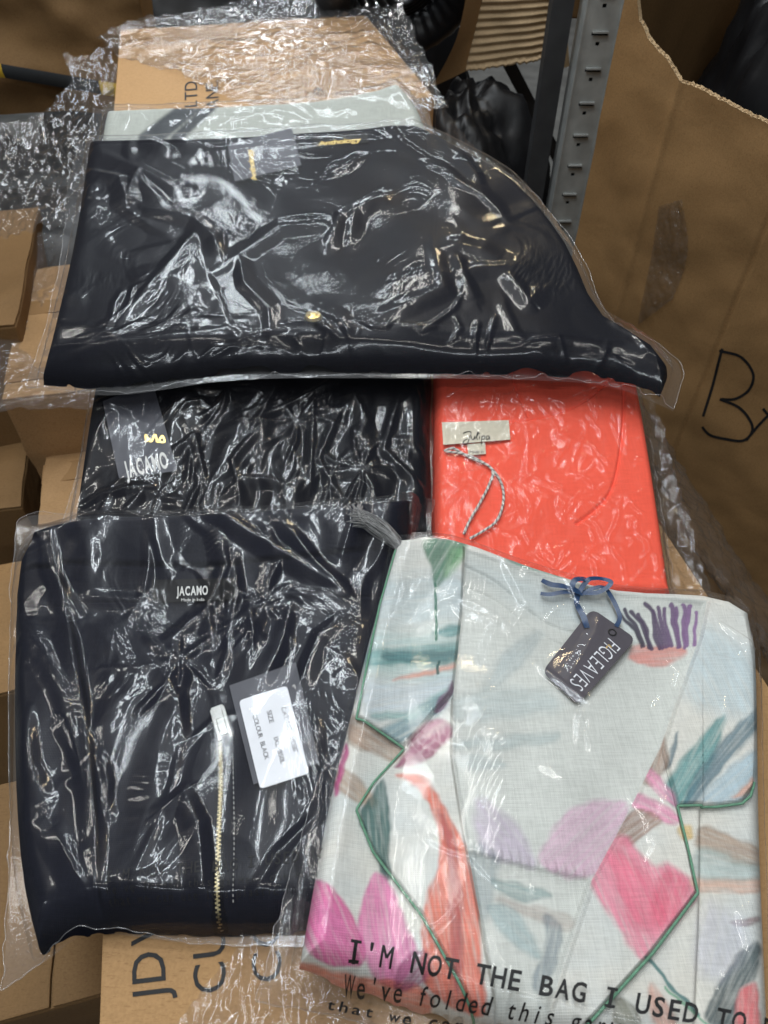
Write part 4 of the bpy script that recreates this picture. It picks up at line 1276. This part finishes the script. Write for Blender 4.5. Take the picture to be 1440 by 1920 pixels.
def ribbon(path, base, parent, w=0.006, lift=0.004, arch=0.0, name='ribbon'):
    p = resample(path, 40)
    W = hit(p[:, 0], p[:, 1], base); s = np.linspace(0, 1, 40)
    W[:, 2] += lift + arch * np.sin(math.pi * s)
    t = np.gradient(W, axis=0); t /= np.linalg.norm(t, axis=1)[:, None]
    a = np.cross(t, EZ + 0.35 * np.sin(s * 7)[:, None] * EX); a /= np.linalg.norm(a, axis=1)[:, None]
    V = np.stack([W - a * w / 2, W + a * w / 2], 1)
    return sheet(name, V, M['ribbon'], parent)


bow = ribbon([(1083, 1118), (1100, 1098), (1128, 1094), (1140, 1108), (1118, 1122), (1090, 1120)], gtopB, rB, 0.005, 0.006, 0.006, 'ribbon_bow')
ribbon([(1085, 1118), (1055, 1108), (1032, 1104), (1014, 1094)], gtopB, bow, 0.006, 0.005, 0.002)
ribbon([(1085, 1120), (1060, 1118), (1030, 1122), (1012, 1118)], gtopB, bow, 0.005, 0.004, 0.003)
ribbon([(1082, 1118), (1078, 1140), (1090, 1165), (1098, 1185)], gtopB, bow, 0.006, 0.005, 0.003)
ribbon([(1090, 1118), (1125, 1110), (1142, 1130), (1158, 1165), (1152, 1182)], gtopB, bow, 0.0045, 0.005, 0.004)
ribbon([(1100, 1095), (1075, 1100), (1070, 1115), (1090, 1122)], gtopB, bow, 0.006, 0.006, 0.005)
# silver-grey tassel at the neck corner of the bag
geo = []
for k in range(150):
    a0, a1 = rng.uniform(-0.9, 0.9), rng.uniform(-1, 1)
    p = [(748 + rng.normal() * 4, 1032 + rng.normal() * 4), (722 + 10 * a0, 1004 + 12 * a1), (690 + 16 * a0, 984 + 10 * a1 + 8 * a0), (668 + 14 * rng.normal() * .5, 974 + 22 * a0)]
    p = catmull(p, 4); W = hit(p[:, 0], p[:, 1], lambda x, y: pB.base(x, y) + 0.03); W[:, 2] += rng.uniform(0, 0.012)
    geo.append(tube_geo(W, 0.00045, 3))
v, f = merge(geo); ts = part('tassel', v, f, M['tassel'], rB); ts['kind'] = 'stuff'

# ------------------------------------------------------------------ stretch wrap round the pallet load
wr = thing('stretch_wrap', 'crinkled clear stretch wrap over the rear carton and hanging beside the bagged clothes', 'plastic wrap', tuple(O_REAR))


def crinkle(x, y, s, k=1.0, stretch=(1, 1)):
    x = x * stretch[0]; y = y * stretch[1]
    w = 0.6 * fbm(x * 9, y * 9, s + 2, 2)
    return k * (0.008 * fbm(x * 8, y * 8, s, 3) + 0.0045 * ridged(x * 22 + w, y * 22 - w, s + 4, 1) + 0.0050 * noise(x * 48 + w, y * 48, s + 9) + 0.0034 * noise(x * 95, y * 95 + w, s + 15))


def wrap_sheet(sides, base, nu, nv, seed, k=1.0, stretch=(1, 1), lift=0.003):
    px, py = coons(*sides, nu, nv)
    px = px + 5 * fbm(px / 30, py / 30, seed, 2); py = py + 4 * fbm(px / 30, py / 30, seed + 1, 2)
    P = hit(px, py, base)
    P[..., 2] += lift + np.maximum(crinkle(P[..., 0], P[..., 1], seed, k, stretch), -0.5 * lift)
    return sheet('film_sheet', P, M['wrap'], wr)


wrap_sheet(([(186, 70), (330, 30), (480, 2), (600, -14), (728, -30)], [(218, 108), (330, 142), (430, 188), (600, 215), (842, 215)], [(186, 70), (218, 108)], [(728, -30), (790, 90), (842, 215)]), Z_REAR, 380, 200, 201, 1.0, (0.8, 1.2))
# left swath slung from the carton corner
def slung(sides, zc, nu, nv, seed, k=1.0):
    """film hanging free between four corners at heights zc (tl, tr, bl, br)"""
    px, py = coons(*sides, nu, nv)
    cp = [(px[0, 0], py[0, 0]), (px[0, -1], py[0, -1]), (px[-1, 0], py[-1, 0]), (px[-1, -1], py[-1, -1])]
    it = [ray(*c)[2] / (z_ - CAM_H) for c, z_ in zip(cp, zc)]
    u = np.linspace(0, 1, nu)[None]; v = np.linspace(0, 1, nv)[:, None]
    t = 1 / ((1 - v) * ((1 - u) * it[0] + u * it[1]) + v * ((1 - u) * it[2] + u * it[3]))
    P = C0 + ray(px + 6 * fbm(px / 30, py / 30, seed, 2), py + 5 * fbm(px / 30, py / 30, seed + 1, 2)) * t[..., None]
    P[..., 2] += crinkle(P[..., 0], P[..., 1], seed, k) - 0.02 * np.sin(math.pi * u) * np.sin(math.pi * v)
    return sheet('film_sheet', P, M['wrap'], wr)


slung(([(122, 112), (170, 100), (214, 84)], [(-60, 455), (40, 440), (112, 425), (190, 420)], [(122, 112), (132, 165), (20, 240), (-60, 275), (-60, 455)], [(214, 84), (216, 200), (205, 300), (190, 420)]), (0.25, 0.255, 0.02, 0.15), 240, 280, 231, 1.3)
slung(([(40, 440), (112, 436)], [(-20, 770), (186, 768)], [(40, 440), (-5, 640), (-20, 770)], [(112, 436), (150, 600), (186, 768)]), (-0.085, -0.085, -0.085, -0.085), 120, 160, 237, 0.5)
slung(([(1192, 690), (1216, 720)], [(1262, 1180), (1348, 1160)], [(1192, 690), (1225, 900), (1262, 1180)], [(1216, 720), (1262, 880), (1348, 1160)]), (0.10, 0.08, 0.035, 0.005), 110, 300, 263, 0.9)
# film fanned over the front carton's lettering
wrap_sheet(([(462, 1748), (500, 1750), (548, 1744)], [(270, 2010), (520, 2020), (830, 2030)], [(462, 1748), (425, 1810), (360, 1890), (270, 2010)], [(548, 1744), (640, 1860), (830, 2030)]), 0.0, 200, 200, 251, 1.0, (1.4, 0.7), 0.004)
# side film along the right of the load
nu, nv = 420, 70
s = np.linspace(0.10, 1.70, nu)[None, :] + np.zeros((nv, 1)); tt = np.linspace(0, 1, nv)[:, None] + np.zeros((1, nu))
ztop = np.interp(s[0], [0.1, 0.35, 0.5, 0.72, 0.95, 1.12, 1.2, 1.7], [0.01, 0.03, 0.045, 0.10, 0.14, 0.22, 0.26, 0.26])[None]
P = O_FRONT + EX * 0.0 + np.zeros((nv, nu, 3))
rear_x = float((O_REAR - O_FRONT) @ EX) + 0.53
xo = np.interp(s[0], [0.1, 0.9, 1.15, 1.7], [0.665, 0.668, rear_x + 0.01, rear_x + 0.01])[None]
cr = crinkle(s * 1.0, tt * 0.4, 271, 1.2, (1.0, 1.6))
P = P + EY * s[..., None] + EX * (xo + (0.11 * smooth(1.0, 0.75, s) + 0.04) * smooth(0, 0.4, tt) + cr + 0.004)[..., None] + EZ * (ztop * (1 - tt) - 0.38 * tt + 0.008 * fbm(s * 14, tt, 5, 2) * (1 - tt))[..., None]
sheet('film_sheet', P, M['wrap'], wr)

# ------------------------------------------------------------------ left-hand cartons
ca, sa = math.cos(math.radians(14)), math.sin(math.radians(14))
LX, LY = np.array([ca, sa, 0]), np.array([-sa, ca, 0])


def wear(t, amp=0.004, seed=0):
    """dent and soften a carton's panels"""
    for o_ in t.children:
        if o_.name.split('.')[0] not in ('body', 'flap', 'top_panel'):
            continue
        bm = bmesh.new(); bm.from_mesh(o_.data)
        bmesh.ops.subdivide_edges(bm, edges=[e for e in bm.edges if e.calc_length() > 0.03], cuts=9, use_grid_fill=True)
        co = np.array([v.co[:] for v in bm.verts]); n = amp * fbm(co[:, 0] * 9 + co[:, 2] * 7, co[:, 1] * 9 + co[:, 2] * 5, seed + 3, 3)
        n2 = amp * fbm(co[:, 1] * 8 + 5, co[:, 2] * 8, seed + 13, 3)
        for v, a_, b_ in zip(bm.verts, n, n2):
            v.co.z += a_ if v.co.z > 0.02 else 0; v.co.x += b_; v.co.y += b_ * 0.7
        bm.to_mesh(o_.data); bm.free()


def left_carton(px, py, z, w, l, h, mat, label, **kw):
    o = hit(px, py, z)
    t = carton('carton', label, o, LX, LY, w, l, h, mat, group=None, **kw)
    wear(t, 0.004, int(abs(px)) % 50)
    return t


left_carton(2, 752, -0.10, 0.24, 0.46, 0.20, M['card_left'], 'light brown carton with parcel tape bands, left of the big navy garment', tape=False, cross=((0.05, 0.10), (0.27, 0.32)))
left_carton(70, 985, -0.235, 0.20, 0.24, 0.613, M['card_left'], 'lower brown carton in front of the tape banded one, beside the black bag', tape=False, cross=((0.10, 0.15),))
left_carton(-150, 1330, -0.30, 0.30, 0.26, 0.548, M['card_old'], 'brown carton low down beside the bagged jacket', tape=True)
left_carton(-330, 1010, -0.33, 0.34, 0.36, 0.518, M['card_dark'], 'dark brown carton deep in the gap at far left', tape=True)
left_carton(-240, 640, -0.06, 0.24, 0.50, 0.788, M['card_dark'], 'worn carton standing left of the tape banded carton', tape=False)
left_carton(-160, 1960, -0.16, 0.24, 0.24, 0.68, M['card_dark'], 'brown carton at floor level beside the lettered carton', tape=False)

# crumpled carton at the back left with a black and yellow strap
YB = 1.95
rK = thing('carton', 'large crumpled brown carton with black and yellow strap at the back', 'box', (-1.05, YB, 0.03))
nu, nv = 90, 60
u = np.linspace(-1.75, -0.56, nu)[None, :] + np.zeros((nv, 1)); z = np.linspace(0.62, 0.03, nv)[:, None] + np.zeros((1, nu))
dent = 0.03 * fbm(u * 3.5, z * 3.5, 301, 3) + 0.022 * ridged(u * 4 + 3, z * 4, 305, 2) - 0.02
P = np.stack([u, YB - dent + 0.25 * (0.62 - z) * 0, z], -1)
sheet('front_panel', P, M['card_dark'], rK)  # dimness at the back put into the darker board colour of this face
bevel_part('body', frame_box((0, 0, 0), RT, np.array([0, 1.0, 0]), EZ, -1.74, -0.565, YB + 0.04, YB + 0.55, 0.03, 0.60), BOXF, M['card_old'], rK, 0.01)
pth = []
for k, (x0, x1, mt) in enumerate(((-1.10, -0.90, 'yellow'), (-0.90, -0.68, 'shelf_black'), (-0.68, -0.585, 'yellow'))):
    zz = lambda x: 0.135 - 0.16 * (x + 0.9)
    n_ = 12; xs = np.linspace(x0, x1, n_)
    V = np.stack([np.stack([xs, np.full(n_, YB - 0.045), zz(xs) + 0.015], -1), np.stack([xs, np.full(n_, YB - 0.05), zz(xs)], -1), np.stack([xs, np.full(n_, YB - 0.045), zz(xs) - 0.015], -1)], 0)
    sheet('strap', V, M[mt], rK)


def lump(name, label, c, r, seed, mat='sack', cat='sack', group=None, amp=0.22):
    nu, nv = 90, 50
    th = np.linspace(0, 2 * math.pi, nu)[None, :] + np.zeros((nv, 1)); ph = np.linspace(0.02, math.pi - 0.02, nv)[:, None] + np.zeros((1, nu))
    d = np.stack([np.cos(th) * np.sin(ph), np.sin(th) * np.sin(ph), np.cos(ph)], -1)
    k = 1 + amp * fbm(d[..., 0] * 1.6 + d[..., 2], d[..., 1] * 1.6 - d[..., 2] * 0.7, seed, 3) + 0.10 * ridged(d[..., 0] * 4 + d[..., 2] * 2, d[..., 1] * 4 + d[..., 2], seed + 3, 3)
    wseam = smooth(0, 0.25, np.minimum(th, 2 * math.pi - th))
    k = k * wseam + k[:, :1] * (1 - wseam)
    P = np.asarray(c) + d * k[..., None] * np.asarray(r)
    P[..., 2] = np.maximum(P[..., 2], Z_FLOOR + 0.002)
    t = thing(name, label, cat, (c[0], c[1], max(c[2] - r[2], Z_FLOOR)), group)
    sheet('bag_skin', P, M[mat], t)
    return t


lump('black_sack', 'black plastic sack heaped behind the wrapped carton', (-0.40, 2.35, -0.08), (0.62, 0.30, 0.52), 311)
lump('black_sack', 'black plastic sack under the torn carton beside the shelf upright', (0.20, 1.90, -0.20), (0.19, 0.2, 0.27), 331)
lump('black_sack', 'black sack added as dark fill for the shade under the crumpled carton, far left', (-1.05, 1.75, -0.37), (0.60, 0.35, 0.32), 351)  # added lump, stands in for the black shade below the crumpled carton

# ------------------------------------------------------------------ torn carton and tyre at the back
YT = 1.95
rT = thing('carton', 'torn carton with bare corrugated flap hanging by the shelf upright', 'box', (0.35, YT, 0.1))


def at_y(px, py, Y):
    d = ray(px, py); t = Y / d[..., 1]
    return C0 + d * t[..., None]


px, py = coons([(914, -40), (1056, -40)], [(872, 134), (920, 128), (990, 118), (1040, 110), (1062, 128)], [(914, -40), (872, 134)], [(1056, -40), (1050, 40), (1062, 128)], 90, 120)
jag = smooth(0.85, 1.0, np.linspace(0, 1, 120))[:, None] * 4 * fbm(px / 9, py / 60, 371, 3)
P = at_y(px, py + jag, YT)
v_ = np.linspace(0, 1, 120)[:, None]
P[..., 1] += 0.0022 * np.sin(v_ * 2 * math.pi * 11) + 0.004 * fbm(P[..., 0] * 12, P[..., 2] * 12, 377, 2)
sheet('torn_flap', P, M['card_in'], rT)
px, py = coons([(874, -40), (914, -40)], [(808, 148), (838, 142), (872, 134)], [(874, -40), (852, 60), (808, 148)], [(914, -40), (872, 134)], 24, 60)
P = at_y(px, py, YT); P[..., 1] += -0.06 * (1 - np.linspace(0, 1, 24))[None, :]
sheet('side_flap', P, M['card'], rT)
px, py = coons([(1040, -40), (1058, -40)], [(1054, 128), (1068, 124)], [(1040, -40), (1046, 40), (1054, 128)], [(1058, -40), (1062, 40), (1068, 124)], 8, 40)
P = at_y(px, py, YT - 0.02); sheet('side_flap', P, M['card_in'], rT)
bevel_part('body', frame_box((0, 0, 0), RT, np.array([0, 1.0, 0]), EZ, 0.20, 0.52, YT + 0.04, YT + 0.5, 0.22, 0.75), BOXF, M['card_dark'], rT, 0.004)

c = at_y(np.array(752.0), np.array(-42.0), YT + 0.02)
rR = thing('tyre', 'round black ribbed tyre beside the torn carton', 'tyre', tuple(c - np.array([0, 0, 0.22])))
tl = math.radians(-35)
ax_n = np.array([0.25, -math.cos(tl), -math.sin(tl) * -1.0]); ax_n /= np.linalg.norm(ax_n)
e1 = np.cross(ax_n, EZ); e1 /= np.linalg.norm(e1); e2 = np.cross(e1, ax_n)
a = np.linspace(0, 2 * math.pi, 120); b = np.linspace(0, 2 * math.pi, 28)
A_, B_ = np.meshgrid(a, b, indexing='ij')
rad = 0.155 + (0.045 + 0.0022 * np.sign(np.sin(A_ * 30))) * np.cos(B_); hh = 0.06 * np.sin(B_)
P = c + rad[..., None] * (np.cos(A_)[..., None] * e1 + np.sin(A_)[..., None] * e2) + hh[..., None] * ax_n
sheet('tread', P, M['rubber'], rR)
for k in range(4):
    r_ = 0.10 - 0.02 * k
    v, f = tube_geo(c + 0.01 * ax_n * k + r_ * (np.cos(a)[:, None] * e1 + np.sin(a)[:, None] * e2), 0.008, 8)
    part('rib', v, f, M['rubber'], rR)

# ------------------------------------------------------------------ shelf upright with slots, braces
YP = 1.72
pt = at_y(np.array(1130.0), np.array(30.0), YP)
XP = pt[0]
rS = thing('shelf_upright', 'grey slotted steel shelving upright between the torn carton and the tall box', 'shelving', (XP, YP, Z_FLOOR))
w2, pitch = 0.036, 0.066
z = Z_FLOOR + 0.002; geo = []


def slab(x0, x1, z0, z1, y0=0.0, y1=0.002):
    return frame_box((XP, YP, 0), RT, np.array([0, 1.0, 0]), EZ, x0, x1, y0, y1, z0, z1), BOXF


k = 0
slots = []
while z < 1.0:
    zs = z + pitch * 0.35
    geo += [slab(-w2, w2, z, zs), slab(-w2, -0.004, zs, zs + 0.007), slab(0.004, w2, zs, zs + 0.007), slab(-w2, w2, zs + 0.007, zs + 0.018), slab(-w2, -0.016, zs + 0.018, zs + 0.024), slab(0.018, w2, zs + 0.018, zs + 0.024), slab(-w2, w2, zs + 0.024, z + pitch)]
    slots.append(zs + 0.024)
    z += pitch
v, f = merge(geo); part('front_plate', v, f, M['steel'], rS, False)
for zz in slots:
    part('slot_lip', *slab(-0.015, 0.017, zz - 0.001, zz + 0.0025, -0.006, -0.0003), M['steel'], rS, False)
for sx in (-1, 1):
    part('side_flange', *slab(sx * w2 - 0.0015, sx * w2 + 0.0015, Z_FLOOR, 1.0, -0.004, 0.06), M['steel'], rS, False)
part('back_web', *slab(-w2 * 0.98, w2 * 0.98, Z_FLOOR, 1.0, 0.045, 0.047), M['steel_dark'], rS, False)
part('rear_upright', *slab(-0.10, -0.055, Z_FLOOR, 1.0, 0.03, 0.07), M['steel_dark'], rS, False)


def bar(p, q, w, d, mat, parent, name):
    p, q = np.asarray(p), np.asarray(q); t = q - p; L = np.linalg.norm(t); t /= L
    a = np.cross(t, np.array([0, 1.0, 0])); a /= np.linalg.norm(a); b = np.cross(t, a)
    bevel_part(name, frame_box(p, a, b, t, -w / 2, w / 2, -d / 2, d / 2, 0, L), BOXF, mat, parent, 0.001)


P1, P2 = at_y(np.array(978.0), np.array(165.0), 2.4), at_y(np.array(1048.0), np.array(300.0), 2.4)
bar(P1 + (P1 - P2) * 0.8, P2 + (P2 - P1) * 1.2, 0.035, 0.02, M['steel_dark'], rS, 'brace')
o = at_y(np.array(885.0), np.array(335.0), 1.9)
rc2 = thing('carton', 'narrow carton edge low down between the black sack and shelf', 'box', (o[0] + .06, 1.98, Z_FLOOR))
bevel_part('body', frame_box((o[0], 1.93, 0), RT, np.array([0, 1.0, 0]), EZ, -0.06, 0.105, 0, 0.25, Z_FLOOR, o[2] + 0.10), BOXF, M['card'], rc2, 0.003)
bevel_part('flap', frame_box((o[0], 1.925, 0), RT, np.array([0, 1.0, 0]), EZ, 0.05, 0.104, -0.004, -0.0005, Z_FLOOR + 0.1, o[2] + 0.11), BOXF, M['card_in'], rc2, 0.001)

# ------------------------------------------------------------------ tall torn box on the right
BL = at_y(np.array(1122.0), np.array(240.0), 1.30)
fd = np.array([math.cos(math.radians(-44)), math.sin(math.radians(-44)), 0])   # along the face, towards the right
fn = np.array([-fd[1], fd[0], 0]) * -1.0                                       # out of the face, towards the camera


def on_face(px, py):
    d = ray(px, py); t = ((BL - C0) @ fn) / (d @ fn)
    return C0 + d * t[..., None]


def face_sz(px, py):
    P = on_face(np.asarray(px, float), np.asarray(py, float))
    return (P - BL) @ fd, P[..., 2]


rBx = thing('tall_box', 'tall brown cardboard box with torn rim and marker letter at right', 'box', tuple(BL * np.array([1, 1, 0]) + np.array([0, 0, Z_FLOOR])))
edge_px = np.array([(1160, -260), (1192, -120), (1196, 0), (1198, 40), (1216, 75), (1250, 112), (1266, 140), (1276, 152), (1292, 160), (1330, 178), (1372, 203), (1440, 240), (1520, 275), (1640, 320), (1800, 380)], float)
es, ez = face_sz(edge_px[:, 0], edge_px[:, 1])
SW = 0.95
c1 = face_sz(1273, 160)[0]; c2 = face_sz(1430, 430)[0]


def face_off(s, z):
    """bends of the board along its two creases, plus dents"""
    o_ = -0.10 * np.maximum(s - c1, 0) * 0.35 + 0.004 * np.exp(-((s - c1) / 0.006) ** 2) - 0.0045 * np.exp(-((s - c2) / 0.003) ** 2)
    return o_ + 0.006 * fbm(s * 5, z * 5, 411, 3)


nu, nv = 300, 160
S = np.linspace(0.0, SW, nu)
zt = np.interp(S, es, ez); zt = zt + 0.0028 * fbm(S * 34, S * 0, 421, 4) + 0.0015 * noise(S * 400, S * 0, 5)
v_ = np.linspace(0, 1, nv)[:, None] ** 1.5
Sg = S[None, :] + np.zeros((nv, 1)); Zg = zt[None] * (1 - v_) + Z_FLOOR * v_
Pf = BL * np.array([1, 1, 0]) + Sg[..., None] * fd + Zg[..., None] * EZ + face_off(Sg, Zg)[..., None] * fn
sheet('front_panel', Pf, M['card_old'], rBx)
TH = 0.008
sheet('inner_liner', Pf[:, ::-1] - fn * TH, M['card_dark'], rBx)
# frayed double-wall rim: outer liner, flute, inner liner
rim = Pf[0]
fl_ = np.stack([rim + EZ * (0.0012 * np.abs(noise(S * 500, S * 0, 9)))[:, None] - fn * 0.0003,
                rim - fn * TH + EZ * (0.002 + 0.002 * noise(S * 260, S * 0, 19))[:, None]], 0)
sheet('torn_rim', fl_, M['card_in'], rBx)
for off_, sd in ((0.0022, 1), (0.0058, 7)):
    n2 = 1500; s2 = np.linspace(0, SW, n2)
    rx = np.stack([np.interp(s2, S, rim[:, k]) for k in range(3)], 1)
    q = rx - fn * (off_ + 0.0014 * np.sin(s2 * 2 * math.pi / 0.0065 + 3 * noise(s2 * 40, s2 * 0, sd + 4)))[:, None] + EZ * (0.0022 + 0.0022 * noise(s2 * 120, s2 * 0, sd) + 0.0012 * noise(s2 * 500, s2 * 0, sd + 1))[:, None]
    V = np.stack([q, q - EZ * 0.006], 0); sheet('flute', V, M['card_in'], rBx)
# side and back walls
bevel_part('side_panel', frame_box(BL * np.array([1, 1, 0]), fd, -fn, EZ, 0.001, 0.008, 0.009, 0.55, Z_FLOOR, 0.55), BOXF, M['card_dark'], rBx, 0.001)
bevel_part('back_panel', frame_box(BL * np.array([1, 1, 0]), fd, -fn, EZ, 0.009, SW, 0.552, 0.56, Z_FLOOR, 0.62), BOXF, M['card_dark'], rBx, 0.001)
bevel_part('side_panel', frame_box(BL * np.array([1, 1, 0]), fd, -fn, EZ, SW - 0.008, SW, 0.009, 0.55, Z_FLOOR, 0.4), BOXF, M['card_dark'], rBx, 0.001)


def on_box(P2, lift):
    P2 = np.asarray(P2, float)
    s_, z_ = face_sz(P2[:, 0], P2[:, 1])
    return BL * np.array([1, 1, 0]) + s_[:, None] * fd + z_[:, None] * EZ + (face_off(s_, z_) + lift)[:, None] * fn


V, F = stroke2d([[(1352, 656), (1342, 690), (1330, 735), (1317, 782)], [(1346, 660), (1385, 672), (1408, 705), (1400, 735), (1375, 752), (1348, 752)], [(1346, 752), (1380, 768), (1402, 795), (1405, 815), (1390, 830), (1360, 826), (1330, 818), (1315, 802)],
                 [(1395, 830), (1420, 800), (1455, 765)], [(1425, 772), (1440, 788), (1462, 800)], [(1480, 770), (1478, 800), (1490, 822)]], 5.0)
part('lettering', on_box(V, 0.0008), F, M['ink'], rBx, False)
# strip of old clear tape
px, py = coons([(1238, 385), (1282, 372)], [(1196, 610), (1262, 560)], [(1238, 385), (1222, 480), (1196, 610)], [(1282, 372), (1290, 470), (1262, 560)], 40, 80)
M['old_tape'] = m_film('old_clear_tape', 0.12, 0.10, 0.03, 0.2, 0.35, 60, (1, 1, 1), (0.84, 0.82, 0.76))
Pt = on_box(np.c_[px.ravel(), py.ravel()], 0.002).reshape(80, 40, 3)
Pt += fn * (0.004 * np.abs(fbm(px / 22, py / 40, 431, 3)))[..., None]
sheet('clear_tape', Pt, M['old_tape'], rBx)
q = on_face(np.array(1420.0), np.array(60.0))
lump('black_sack', 'black woven sack inside the tall torn box', tuple((BL + fd * 0.24 - fn * 0.31) * np.array([1, 1, 0]) + np.array([0, 0, 0.0])), (0.22, 0.20, 0.5), 451, amp=0.12)
